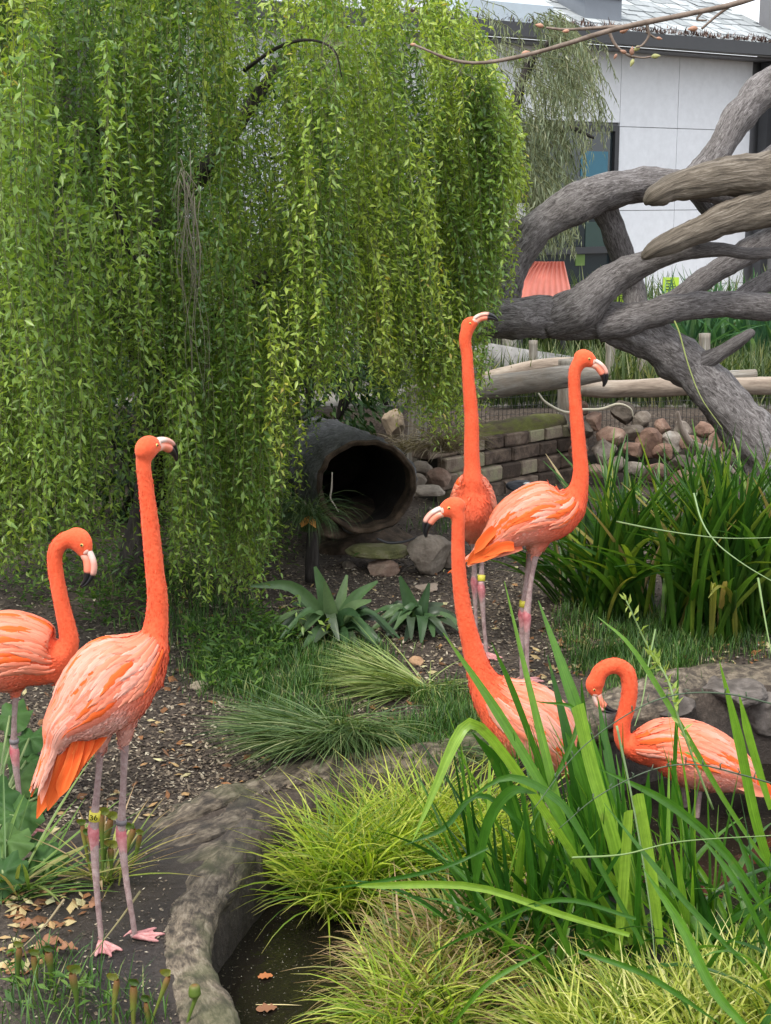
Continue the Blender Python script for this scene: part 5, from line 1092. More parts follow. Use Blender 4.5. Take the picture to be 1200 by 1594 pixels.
# grey green drooping tree in front of the building
M_grey_l = leafy('grey_green_leaf', [(0, (.10, .13, .085)), (.5, (.21, .25, .165)), (.9, (.33, .36, .25)), (1, (.45, .43, .32))], trans=.3, rough=.55)
rows = []
for b in range(78):
    py = rnd.uniform(20, 350); xr = np.interp(py, [0, 40, 90, 110, 160, 210, 260, 300, 380, 430], [850, 872, 900, 890, 875, 850, 838, 848, 840, 830]); px = xr - abs(rnd.gauss(0, 60)); zlow = float(W(px, 392, 11)[2]) ; Y = rnd.uniform(10.3, 11.6)
    q = W(px, py, Y); rb = rnd.uniform(.2, .9)
    for k_ in range(6):
        ln = rnd.uniform(.14, .42); z1_ = q[2] + rnd.uniform(0, .12); rows.append((q[0] + rnd.gauss(-.03, .05), Y + rnd.gauss(0, .08), z1_, min(z1_ - .1, max(zlow, q[2] - ln)), rb, rnd.uniform(.2, .9), rnd.uniform(-.3, .3)))
(LC, LD, LN, LL, LR), stems = strands(rows, sp=.018, leaf=(.05, .085), spread=1.3)
gt = thing('grey_tree', (.95, 11.0, .3), 'grey green drooping fine leaved tree hiding the left side of the dark window', 'tree')
LD = nrm(LD * np.array((.5, .5, 1)) - (0, 0, .6)); V, F, A = small_leaves(LC, LD, LN, LL, LL * .13, LR); o = part('foliage', V, F, M_grey_l, gt, attrs=A); o['kind'] = 'stuff'
V, F, A = merge([tube(P, np.full(len(P), .003), 3, cap=False) for P in stems]); o = part('twigs', V, F, M_stem, gt, attrs=A); o['kind'] = 'stuff'
for pts in ([(770, 560, 18), (775, 430, 15), (790, 300, 12), (800, 180, 9), (830, 90, 6), (880, 50, 3)], [(790, 300, 9), (830, 240, 6), (880, 200, 4), (925, 215, 2)], [(785, 330, 8), (820, 320, 5), (860, 340, 3)]):
    P, rr = pxpath(pts, 11.0, 26); V, F, A = tube(P, rr, 9, rough=.15); part('trunk' if pts[0][2] > 12 else 'limb', V, F, M_dbark, gt, attrs=A)

# ================================================================== SEDGES AND GRASSES
M_sedge = leafy('sedge_blade', [(0, (.07, .12, .035)), (.4, (.17, .25, .07)), (.75, (.34, .42, .14)), (1, (.52, .52, .27))], trans=.3, rough=.45)
M_sedge2 = leafy('grey_sedge_blade', [(0, (.05, .10, .035)), (.5, (.11, .18, .065)), (.9, (.20, .27, .11)), (1, (.35, .36, .2))], trans=.3, rough=.45)
M_acor = leafy('yellow_sedge_blade', [(0, (.10, .19, .025)), (.35, (.23, .36, .035)), (.7, (.42, .54, .05)), (1, (.62, .64, .14))], trans=.4, rough=.4, tip=(.75, (.45, .40, .12)))
M_brown = leafy('browning_blade', [(0, (.05, .09, .02)), (.25, (.15, .22, .04)), (.55, (.36, .40, .09)), (.78, (.36, .25, .13)), (1, (.52, .38, .25))], trans=.3, rough=.5, tip=(.62, (.36, .22, .12)))
M_yel2 = leafy('variegated_blade', [(0, (.12, .2, .03)), (.4, (.34, .42, .06)), (.75, (.62, .62, .16)), (1, (.78, .74, .36))], trans=.35, rough=.4)
M_fesc = leafy('fine_tuft_blade', [(0, (.03, .07, .025)), (.6, (.08, .14, .05)), (1, (.18, .22, .10))], trans=.25, rough=.5)
M_straw = leafy('straw_blade', [(0, (.12, .09, .06)), (.6, (.28, .22, .15)), (1, (.45, .38, .28))], trans=.2, rough=.6)
def clump(name, px, py, N, L, w, a0, bend, azm, azs, mat, label, rad=.06, z=None, Y=None, group=None, seg=7, up=0.0, fold=.3, cat='grass clump', el=(1, 1)):
    c = G(px, py) if Y is None else W(px, py, Y)
    if z is not None: c = G0(px, py, z)
    a = rng.uniform(0, 6.28, N); rr = rad * np.sqrt(rng.random(N)); base = np.stack([c[0] + rr * np.cos(a) * el[0], c[1] + rr * np.sin(a) * el[1], np.full(N, c[2] - .01 + up)], -1)
    az = azm + rng.normal(0, azs, N) if azs < 2.5 else rng.uniform(0, 6.28, N)
    V, F, A = blades(base, az, rng.uniform(*L, N), rng.uniform(*a0, N), rng.uniform(*bend, N), rng.uniform(.7, 1.2, N) * w, seg, fold=fold, tw=rng.normal(0, .6, N))
    return single(name, V, F, mat, label, cat, group, attrs=A, base=c)
LEFT, FRONT = R(-90), R(180)
clump('sedge_clump', 655, 1075, 520, (.20, .40), .0038, (.95, 1.35), (.15, .7), R(-100), .50, M_sedge, 'arching light green sedge combed over to the left, above the turf', .05)
clump('sedge_clump', 670, 1075, 160, (.10, .20), .0038, (.8, 1.3), (.6, 1.3), R(150), .7, M_sedge, 'short front fringe of the arching sedge beside the bare soil', .05)
clump('sedge_clump', 510, 1172, 560, (.18, .40), .0038, (1.0, 1.4), (.2, .7), R(-112), .45, M_sedge2, 'flattened grey green sedge lying across the rock coping', .07, up=.05)
clump('sedge_clump', 545, 1165, 420, (.14, .30), .0038, (.9, 1.4), (.5, 1.1), R(175), .7, M_sedge2, 'grey green sedge hanging straight down over the rock coping', .08, up=.06)
clump('sedge_clump', 700, 1170, 120, (.12, .26), .004, (.8, 1.2), (.7, 1.3), R(120), .5, M_sedge2, 'thin sedge strands lying along the coping left of the leafy bird', .08)
for px, py, N, lab in ((548, 1400, 620, 'bright yellow green sedge leaning out over the pond at its left bank'), (625, 1370, 560, 'bright yellow green sedge standing in the middle of the pond planting'), (700, 1350, 420, 'yellow green sedge behind the folded strap leaf'), (760, 1375, 260, 'yellow green sedge half hidden inside the strap leaves')):
    c = G(px, py); clump('yellow_sedge', px, py, int(N * 1.15), (.20, .43), .0058, (.1, 1.0), (.6, 1.6), 0, 9, M_acor, lab, .12, z=-.15, up=.0)
for px, py, N, mat, lab in ((650, 1610, 560, M_acor, 'yellow edged sedge arching left over the dark water at the bottom'), (665, 1545, 620, M_brown, 'browning sedge tangle left of the bottom middle'), (740, 1500, 760, M_brown, 'brown tipped sedge clump in front of the strap leaves'), (810, 1560, 520, M_brown, 'brown and green sedge at the bottom under the strap leaves'), (680, 1600, 420, M_brown, 'dying tan sedge along the bottom edge')):
    clump('browning_sedge' if mat is M_brown else 'yellow_sedge', px, py, N, (.15, .31), .0052, (.2, 1.1), (.7, 1.9), 0, 9, mat, lab, .10, z=-.12, up=.0)
for px, py, N, lab in ((1060, 1640, 620, 'cream and yellow striped sedge at the bottom right'), (930, 1660, 560, 'cream striped sedge flopping left along the bottom edge'), (1170, 1600, 420, 'tall yellow striped sedge in the bottom right corner')):
    clump('striped_sedge', px, py, N, (.13, .30), .0062, (.1, .9), (.5, 1.5), R(-60), 1.2, M_yel2, lab, .10, z=-.13)
clump('fescue_tuft', 480, 822, 380, (.18, .34), .0030, (.1, .7), (1.9, 2.8), R(-140), 1.1, M_fesc, 'fine dark tuft drooping like hair beside the hollow log', .035, Y=6.15)
P_, r_ = pxpath([(487, 905, 13), (486, 870, 12), (486, 835, 9), (486, 822, 4)], 6.16, 12); V, F, A = tube(P_, r_, 10, rough=.2); single('tuft_stump', V, F, M_dbark, 'dark stump of old stems under the drooping tuft', 'stump', attrs=A)
V, F, A = ribbon([W(468, 818, 6.1), W(482, 809, 6.08), (W(492, 822, 6.06))], .03, 8, nh=(0, -1, .6)); single('orange_leaf', V, F, plain('orange_petal', (.75, .32, .07), .6), 'orange curled leaf caught on top of the drooping tuft', 'leaf')
clump('dry_grass', 690, 700, 260, (.16, .34), .005, (.4, 1.2), (1, 1.9), 0, 9, M_straw, 'dry straw coloured grass drooping left of the brick wall', .07, Y=7.65)
clump('dry_grass', 640, 700, 120, (.1, .22), .004, (.4, 1.1), (.8, 1.6), 0, 9, M_straw, 'small dry tuft at the foot of the thin twin posts', .06, Y=7.9)

# short leafy weeds in the turf (ground cover)
M_weed = leafy('weed_leaf', [(0, (.04, .10, .02)), (.6, (.09, .19, .03)), (1, (.20, .32, .06))], trans=.35, rough=.45)
P = np.vstack([sample_px([(280, 990), (420, 985), (450, 1020), (400, 1090), (320, 1080)], 800), sample_px([(120, 880), (220, 860), (260, 960), (130, 990)], 500), sample_px([(380, 960), (470, 985), (470, 1020), (400, 1010)], 260), sample_px([(0, 1500), (110, 1520), (200, 1594), (0, 1594)], 70), sample_px([(0, 880), (140, 880), (120, 960), (0, 950)], 300)])
P = np.vstack([P, ragged(np.vstack([sample_px([(0, 760), (460, 760), (440, 900), (200, 940), (0, 900)], 3800), sample_px([(0, 690), (460, 700), (460, 780), (0, 780)], 1800)]), .1)])
N = len(P); P[:, 2] += rng.uniform(0, .12, N) * np.clip((P[:, 1] - 4) / 2, .5, 1.6); a = rng.uniform(0, 6.28, N); D = nrm(np.stack([np.cos(a), np.sin(a), rng.uniform(.1, .9, N)], -1)); ln = rng.uniform(.025, .055, N)
V, F, A = small_leaves(P, D, nrm(rng.normal(0, .4, (N, 3)) + (0, 0, 1)), ln, ln * .26, rng.random(N)); single('ground_weeds', V, F, M_weed, 'small leafy weeds mixed into the turf under the curtain', None, kind='stuff', attrs=A)

# ================================================================== STRAP LEAVED CLUMP BY THE FAR BIRD
M_lily = leafy('strap_leaf', [(0, (.02, .07, .012)), (.5, (.05, .14, .02)), (.82, (.12, .24, .035)), (.93, (.28, .36, .05)), (.97, (.40, .34, .12)), (1, (.42, .30, .20))], trans=.35, rough=.35, obj=True, spec=.5, stripes=.7)
lily_me = []
for i in range(26):
    b = i / 25; V, F, A = blades(np.zeros((1, 3)), np.zeros(1), np.array([1.0]), np.array([.03 + .62 * b]), np.array([rnd.uniform(.1, .5) + 1.6 * b * rnd.random()]), np.array([.038]), 9, fold=.35, tw=np.array([rnd.gauss(0, .5)])); lily_me.append(make_mesh('leaf', V, F, M_lily, attrs=A))
def strap_plant(px, py, N, L, lab, rad=.14, up_=0.6, azm=None, sw=1.0, name='strap_leaf_clump', Y=None, grp='strap leaved clumps at right', mats=None, cat='strap leaved plant'):
    c = G(px, py) if Y is None else np.append(W(px, py, Y)[:2], H(W(px, py, Y)[0], Y)); t = thing(name, c, lab, cat, grp)
    for i in range(N):
        k_ = min(25, int(abs(rnd.gauss(0, 1)) * 26 * up_)); o = bpy.data.objects.new('leaf', (mats or lily_me)[k_]); o.parent = t
        a = rnd.uniform(0, 6.28); r_ = rad * math.sqrt(rnd.random()); o.location = (r_ * math.cos(a), r_ * math.sin(a), -.01)
        az = a + rnd.gauss(0, .7) if azm is None else azm + rnd.gauss(0, .8); o.rotation_euler = (rnd.gauss(0, .05), rnd.gauss(0, .05), -az + math.pi / 2 if azm is None else -az); s = rnd.uniform(*L); o.scale = (s * sw * rnd.uniform(.75, 1.2), s, s); COL.objects.link(o)
strap_plant(1100, 985, 200, (.56, .82), 'dense dark green strap leaved clump, tallest, in front of the stone heap', .17)
strap_plant(960, 955, 150, (.48, .74), 'looser strap leaved clump just right of the profile bird', .16, .9)
strap_plant(1210, 975, 140, (.58, .82), 'strap leaved clump running out of the right edge', .16, .7)
strap_plant(900, 940, 60, (.35, .52), 'pale arching strap leaves spilling toward the legs of the profile bird', .10, 1.3, azm=R(-100))
M_aga = leafy('blue_green_strap', [(0, (.05, .13, .07)), (.6, (.11, .24, .13)), (1, (.24, .38, .25))], trans=.35, rough=.4, obj=True)
aga_me = [];
for me in lily_me: m2 = me.copy(); m2.materials.clear(); m2.materials.append(M_aga); aga_me.append(m2)
for px, lab in ((1105, 'blue green strap leaves behind the rail, left one near the stake'), (1165, 'blue green strap leaves behind the rail next to the side stub'), (1225, 'blue green strap leaves behind the rail at the right edge'), (1060, 'blue green strap leaves behind the leaning trunk')):
    strap_plant(px, 600, 80, (.55, .85), lab, .2, .55, sw=1.2, Y=10.9, grp='blue green strap leaved plants behind the fence', mats=aga_me)
M_bed = leafy('bed_grass', [(0, (.03, .06, .02)), (.45, (.075, .12, .04)), (.8, (.16, .20, .08)), (1, (.36, .35, .20))], trans=.35, rough=.5)
N = 5200; X = rng.uniform(.55, 3.2, N); Yv = rng.uniform(9.45, 10.5, N); V, F, A = blades(np.stack([X, Yv, H(X, Yv)], -1), rng.uniform(0, 6.28, N), rng.uniform(.16, .42, N), rng.uniform(0, .5, N), rng.uniform(.1, 1.2, N), rng.uniform(.006, .014, N), 4, fold=0); single('bed_grass', V, F, M_bed, 'long soft grass in the bed behind the log rails', None, kind='stuff', attrs=A)
N = 2600; X = rng.uniform(.2, 3.8, N); Yv = rng.uniform(12.3, 13.4, N); V, F, A = blades(np.stack([X, Yv, H(X, Yv)], -1), rng.uniform(0, 6.28, N), rng.uniform(.3, .75, N), rng.uniform(0, .6, N), rng.uniform(.1, 1.2, N), rng.uniform(.01, .03, N), 4, fold=0); single('far_planting', V, F, M_bed, 'planting along the foot of the white building', None, kind='stuff', attrs=A)
M_stake = M_wood
for px, y0, y1, r_, lab in ((950, 532, 600, 8, 'pale weathered stake behind the beak of the profile bird'), (1000, 540, 600, 8, 'second pale stake to the right, under the leaning trunk'), (1097, 519, 590, 9, 'short sawn stake among the blue green leaves'), (830, 530, 590, 7, 'stake behind the pale back rail')):
    P, rr = pxpath([(px, y0, r_), (px, (y0 + y1) / 2, r_), (px, y1 + 30, r_ * 1.1)], 9.7, 10); V, F, A = tube(P, rr, 10, rough=.1); single('wooden_stake', V, F, M_stake, lab, 'stake', 'stakes behind the fence', attrs=A)

# ================================================================== BROAD LEAVED PLANTS
M_ros = leafy('rosette_leaf', [(0, (.03, .07, .028)), (.5, (.065, .13, .05)), (1, (.13, .20, .09))], trans=.25, rough=.42)
M_rosd = leafy('dark_rosette_leaf', [(0, (.02, .035, .02)), (.6, (.04, .065, .035)), (1, (.07, .10, .055))], trans=.15, rough=.4)
def lance(pts, w, n=14, nh=(0, -.6, .8), fold=.3, wav=.0):
    P = spline(np.array(pts), n); t = np.linspace(0, 1, n); T = nrm(np.gradient(P, axis=0)); X = nrm(np.cross(T, np.array(nh))); Y = np.cross(X, T)
    ww = (w / 2 * (np.sin(np.clip(t, .04, .985) * math.pi) ** .75) * (1 - .25 * t) + .003)[:, None]; wv = (wav * np.sin(t * 20 + rnd.random() * 6))[:, None] * ww
    V = np.stack([P - X * ww + Y * (ww * fold + wv), P - X * ww * .5 + Y * ww * fold * .35, P - Y * ww * .06, P + X * ww * .5 + Y * ww * fold * .35, P + X * ww + Y * (ww * fold - wv)], 1).reshape(-1, 3)
    return V, grid_faces(n, 5, False), {'t': np.repeat(t, 5), 'r': np.full(n * 5, rnd.random())}
def rosette(bpx, bpy_, lab, leaves, grp='broad leaved rosettes'):
    c = G(bpx, bpy_); t = thing('rosette_plant', c, lab, 'plant', grp)
    for tx, ty, w, lift, dy, mat in leaves:
        Yt = c[1] + dy; tip = W(tx, ty, Yt); g = float(H(tip[0], tip[1])); tip[2] = max(tip[2], g + .015); mid = (c + tip) / 2; mid[2] += lift; V, F, A = lance([c + (0, 0, .01), c * .7 + mid * .3 + (0, 0, lift * .35), mid, tip], w * S(Yt) * .80, nh=(0, -.75, .65) if lift < .1 else (0, -1, .2), wav=.10); part('leaf', V, F, mat, t, attrs=A)
RS = .68
rosette(520, 1000, 'large grey green rosette with upright blades on the mulch in the middle', [(490, 882, 36, .03, 0, M_ros), (505, 905, 30, .02, -.06, M_ros), (588, 905, 30, .05, -.02, M_ros), (578, 935, 28, .05, -.08, M_ros), (390, 912, 26, .10, -.05, M_ros), (560, 960, 26, .06, -.15, M_ros), (440, 985, 26, .07, -.10, M_ros), (594, 1000, 34, .06, -.12, M_ros), (545, 1012, 28, .05, -.2, M_ros), (470, 1010, 26, .05, -.18, M_ros), (455, 940, 22, .06, .05, M_ros), (540, 895, 26, .02, .06, M_ros), (600, 965, 24, .05, .02, M_rosd), (490, 1000, 24, .04, -.22, M_rosd)])
rosette(650, 985, 'smaller rosette with two pale upright blades and dark lower ones', [(622, 897, 34, .01, 0, M_ros), (668, 908, 24, .01, .02, M_ros), (590, 965, 26, .06, -.05, M_ros), (600, 995, 22, .05, -.1, M_rosd), (630, 1008, 22, .04, -.16, M_rosd), (690, 1000, 22, .05, -.1, M_rosd), (708, 960, 24, .05, 0, M_rosd), (640, 940, 26, .03, .03, M_rosd), (690, 940, 22, .04, .05, M_rosd), (610, 945, 24, .04, .05, M_rosd)])
for t in [o for o in bpy.data.objects if o.name.startswith('rosette_plant')]:
    c = np.array(t.location); big = 1.0 if t.name == 'rosette_plant' else .75
    for i in range(22):
        a = rnd.uniform(0, 6.28); q = big * rnd.uniform(.14, .27); tip = c + (q * math.cos(a), q * math.sin(a), 0); tip[2] = float(H(tip[0], tip[1])) + rnd.uniform(.005, .05); mid = (c + tip) / 2 + (rnd.gauss(0, .015), rnd.gauss(0, .015), rnd.uniform(.05, .12) * big)
        V, F, A = lance([c + (0, 0, .01), c * .7 + mid * .3 + (0, 0, .02), mid, tip], rnd.uniform(.032, .055), nh=(0, -.3, .95), wav=.22, fold=.22); part('leaf', V, F, M_ros if rnd.random() < .55 else M_rosd, t, attrs=A)
# lobed leaves at the left edge
M_lobe = leafy('lobed_leaf', [(0, (.025, .075, .02)), (.5, (.05, .12, .03)), (1, (.10, .18, .05))], trans=.25, rough=.6, spec=.25)
c = G(-10, 1330); t = thing('lobed_leaf_plant', c, 'big wavy lobed green leaves at the left edge under the birds', 'plant')
for i, (px, py, Y, r_, az, el) in enumerate(((15, 1115, 4.25, 40, 1.2, .5), (45, 1150, 4.2, 34, .3, .6), (40, 1185, 4.15, 36, -.2, .6), (15, 1165, 4.2, 34, 2.2, .4), (25, 1270, 3.75, 48, .4, .7), (-10, 1240, 3.8, 48, 2, .6), (10, 1310, 3.6, 46, -.2, .7), (60, 1240, 4.0, 34, -.4, .5), (70, 1340, 3.6, 42, -.3, .9), (5, 1360, 3.5, 44, .8, .8), (30, 1215, 4.0, 40, .9, .6), (45, 1320, 3.75, 38, .1, .8))):
    cc_ = W(px, py, Y); R0 = r_ * S(Y) * .85; n1, n2_ = 5, 30; V = [(0, 0, 0)]; 
    for a_ in range(1, n1 + 1):
        for j in range(n2_):
            th_ = 2 * math.pi * j / n2_; f = a_ / n1; lob = 1 + .13 * math.cos(th_ * 7 + i) * f + .05 * math.sin(th_ * 13 + i); q = R0 * f * lob * (1 - .28 * (abs(th_ - math.pi) < .25) * f)
            V.append((q * math.cos(th_) * 1.1, q * math.sin(th_) * .9, R0 * (.16 * math.cos(th_ * 7 + i) * f * f - .25 * f * f + .10 * math.cos(2 * th_))))
    F = [(0, 1 + j, 1 + (j + 1) % n2_) for j in range(n2_)] + [(1 + a_ * n2_ + j, 1 + (a_ + 1) * n2_ + j, 1 + (a_ + 1) * n2_ + (j + 1) % n2_, 1 + a_ * n2_ + (j + 1) % n2_) for a_ in range(n1 - 1) for j in range(n2_)]
    V = np.array(V); ca, sa = math.cos(az), math.sin(az); V = V @ np.array([[ca, sa, 0], [-sa, ca, 0], [0, 0, 1]]); ce, se = math.cos(el), math.sin(el); V = V @ np.array([[1, 0, 0], [0, ce, se], [0, -se, ce]]); part('leaf', V + cc_, F, M_lobe, t, attrs={'r': np.full(len(V), rnd.random()), 't': np.zeros(len(V))})
    P = spline(np.array([c + rng.normal(0, .04, 3) * (1, 1, 0), (c + cc_) / 2 + (0, 0, .04), cc_]), 8); Vt, Ft, At = tube(P, np.full(8, .0035), 6); part('stalk', Vt, Ft, plain('leaf_stalk', (.2, .26, .1), .6), t, attrs=At)

# ================================================================== TALL STRAP LEAVES IN FRONT
M_iris = leafy('tall_strap_leaf', [(0, (.02, .085, .012)), (.4, (.045, .15, .018)), (.7, (.11, .26, .028)), (.9, (.22, .40, .05)), (1, (.33, .50, .08))], trans=.42, rough=.33, spec=.5, stripes=.8)
irc = np.array((.50, 3.35, -.16)); it = thing('tall_strap_plant', irc, 'tall bright green strap leaved plant standing in the pond before the two near birds', 'strap leaved plant')
hand = [  # points (px,py,Y) from base to tip, width px, brightness, blunt
 ([(960, 1480, 3.3), (890, 1330, 3.3), (845, 1160, 3.35), (785, 905, 3.45)], 22, .8, 0), ([(965, 1470, 3.3), (880, 1290, 3.25), (775, 1110, 3.3), (690, 985, 3.35)], 22, .72, 0),
 ([(975, 1460, 3.3), (880, 1310, 3.2), (790, 1180, 3.15), (738, 1126, 3.12), (708, 1155, 3.1), (672, 1240, 3.08), (642, 1310, 3.06)], 24, .95, 0),
 ([(995, 1450, 3.35), (950, 1260, 3.35), (890, 1080, 3.4), (838, 935, 3.5)], 28, .62, 0), ([(900, 1450, 3.4), (905, 1300, 3.45), (885, 1160, 3.45), (852, 1020, 3.5)], 30, .3, 0), ([(985, 1470, 3.25), (960, 1330, 3.2), (922, 1200, 3.2), (898, 1098, 3.2)], 32, .93, 1),
 ([(990, 1440, 3.4), (965, 1280, 3.4), (945, 1170, 3.45), (930, 1085, 3.5)], 20, .45, 0), ([(962, 1480, 3.15), (970, 1370, 3.12), (977, 1262, 3.1)], 26, 1.0, 1), ([(1028, 1470, 3.15), (1012, 1350, 3.12), (992, 1236, 3.1)], 26, .97, 1),
 ([(1225, 1420, 3.5), (1180, 1290, 3.5), (1150, 1150, 3.5), (1120, 1030, 3.5)], 22, .8, 0), ([(1190, 1340, 3.4), (1130, 1250, 3.4), (1060, 1130, 3.4), (985, 1010, 3.45), (930, 960, 3.5)], 12, .75, 0),
 ([(1200, 1430, 3.2), (1130, 1330, 3.2), (1040, 1250, 3.2), (930, 1195, 3.25)], 20, .5, 0), ([(980, 1455, 3.0), (880, 1425, 3.0), (740, 1380, 3.0), (590, 1378, 3.0), (555, 1380, 3.0)], 18, .95, 0),
 ([(740, 1370, 3.2), (760, 1280, 3.18), (795, 1232, 3.15), (835, 1235, 3.1)], 24, .45, 0), ([(900, 1380, 3.3), (760, 1240, 3.3), (690, 1290, 3.3), (630, 1315, 3.3)], 12, .3, 0), ([(1160, 1500, 3.0), (1090, 1430, 3.0), (1020, 1350, 3.0), (940, 1250, 3.05)], 14, .5, 0),
 ([(1180, 1620, 2.85), (1110, 1540, 2.9), (1060, 1440, 2.95), (1000, 1350, 3.0)], 24, .7, 0), ([(700, 1600, 2.9), (760, 1530, 2.9), (850, 1480, 2.95)], 12, .7, 0), ([(900, 1480, 2.95), (1010, 1520, 2.9), (1130, 1600, 2.85)], 14, .5, 0),
 ([(870, 1480, 3.4), (820, 1330, 3.4), (780, 1200, 3.4), (735, 1140, 3.35)], 30, .35, 0), ([(860, 1440, 3.4), (880, 1300, 3.45), (905, 1150, 3.5), (905, 1060, 3.5)], 30, .4, 0), ([(930, 1440, 3.5), (870, 1270, 3.5), (800, 1080, 3.5), (765, 1000, 3.5)], 14, .5, 0),
 ([(1000, 1420, 3.5), (1040, 1300, 3.5), (1052, 1150, 3.5), (1056, 1000, 3.5)], 9, .45, 0), ([(1050, 1420, 3.55), (1035, 1300, 3.55), (1030, 1200, 3.55)], 22, .3, 0), ([(1090, 1400, 3.6), (1060, 1270, 3.6), (1045, 1180, 3.6)], 20, .55, 0), ([(1200, 1260, 3.5), (1170, 1160, 3.5), (1150, 1080, 3.5)], 18, .85, 0),
 ([(820, 1300, 3.3), (900, 1120, 3.35), (830, 1090, 3.4)], 10, .5, 0), ([(1200, 1480, 3.0), (1150, 1380, 3.0), (1090, 1300, 3.05)], 14, .5, 0), ([(955, 1470, 3.4), (935, 1330, 3.4), (905, 1200, 3.42), (880, 1140, 3.45)], 34, .55, 0), ([(940, 1470, 3.5), (1000, 1300, 3.5), (1010, 1200, 3.5)], 24, .35, 0),
 ([(990, 1430, 3.0), (870, 1400, 3.0), (760, 1440, 3.0), (640, 1500, 3.0)], 12, .45, 0), ([(760, 1320, 3.1), (690, 1350, 3.1), (600, 1370, 3.15), (500, 1385, 3.2)], 10, .4, 0), ([(1000, 1470, 3.1), (900, 1290, 3.1), (860, 1240, 3.1), (790, 1210, 3.1), (720, 1250, 3.1)], 18, .5, 0)]
for pts, w, r_, bl in hand:
    pp = [W(*q) for q in pts]; V, F, A = ribbon(pp, w * S(pts[0][2]) * .74, 16, nh=(rnd.uniform(-.5, .5), -1, .2), fold=rnd.uniform(.12, .3), twist=rnd.uniform(-.5, .5), blunt=bool(bl)); A['r'][:] = r_; part('leaf', V, F, M_iris, it, attrs=A)
for i in range(150):
    a = rnd.uniform(0, 6.28); r0 = .24 * math.sqrt(rnd.random()); b0 = irc + (r0 * math.cos(a) * 1.3, r0 * math.sin(a) * .8, -.05); ln = rnd.uniform(.34, .60); az = rnd.uniform(0, 6.28) if rnd.random() < .6 else rnd.gauss(R(-70), .6)
    V, F, A = blades(b0[None], np.array([az]), np.array([ln]), np.array([rnd.uniform(.02, .45)]), np.array([rnd.uniform(.1, 1.3) if rnd.random() < .7 else rnd.uniform(1.2, 2.4)]), np.array([rnd.uniform(.010, .024)]), 11, fold=.25, tw=np.array([rnd.gauss(0, .9)])); A['r'][:] = rnd.random() ** 1.3 * .9; part('leaf', V, F, M_iris, it, attrs=A)
for i in range(125):
    a = rnd.uniform(0, 6.28); r0 = .17 * math.sqrt(rnd.random()); b0 = irc + (r0 * math.cos(a) * 1.7, r0 * math.sin(a) + .05, -.05); V, F, A = blades(b0[None], np.array([rnd.gauss(R(-80), .9)]), np.array([rnd.uniform(.42, .78)]), np.array([abs(rnd.gauss(0, .22))]), np.array([rnd.uniform(.0, .45)]), np.array([rnd.uniform(.011, .023)]), 11, fold=.3, tw=np.array([rnd.gauss(0, 1.0)])); A['r'][:] = rnd.random(); part('leaf', V, F, M_iris, it, attrs=A)
c = np.array((.86, 3.3, -.12)); it2 = thing('tall_strap_plant', c, 'sparser strap leaved plant at the right edge over the brown water', 'strap leaved plant')
for i in range(60):
    b0 = c + (rnd.gauss(0, .12), rnd.gauss(0, .12), -.05); V, F, A = blades(b0[None], np.array([rnd.gauss(R(-40), 1.3)]), np.array([rnd.uniform(.25, .55)]), np.array([rnd.uniform(.05, .6)]), np.array([rnd.uniform(.1, 1.6)]), np.array([rnd.uniform(.008, .026)]), 11, fold=.25, tw=np.array([rnd.gauss(0, .9)])); A['r'][:] = rnd.random() * .9; part('leaf', V, F, M_iris, it2, attrs=A)
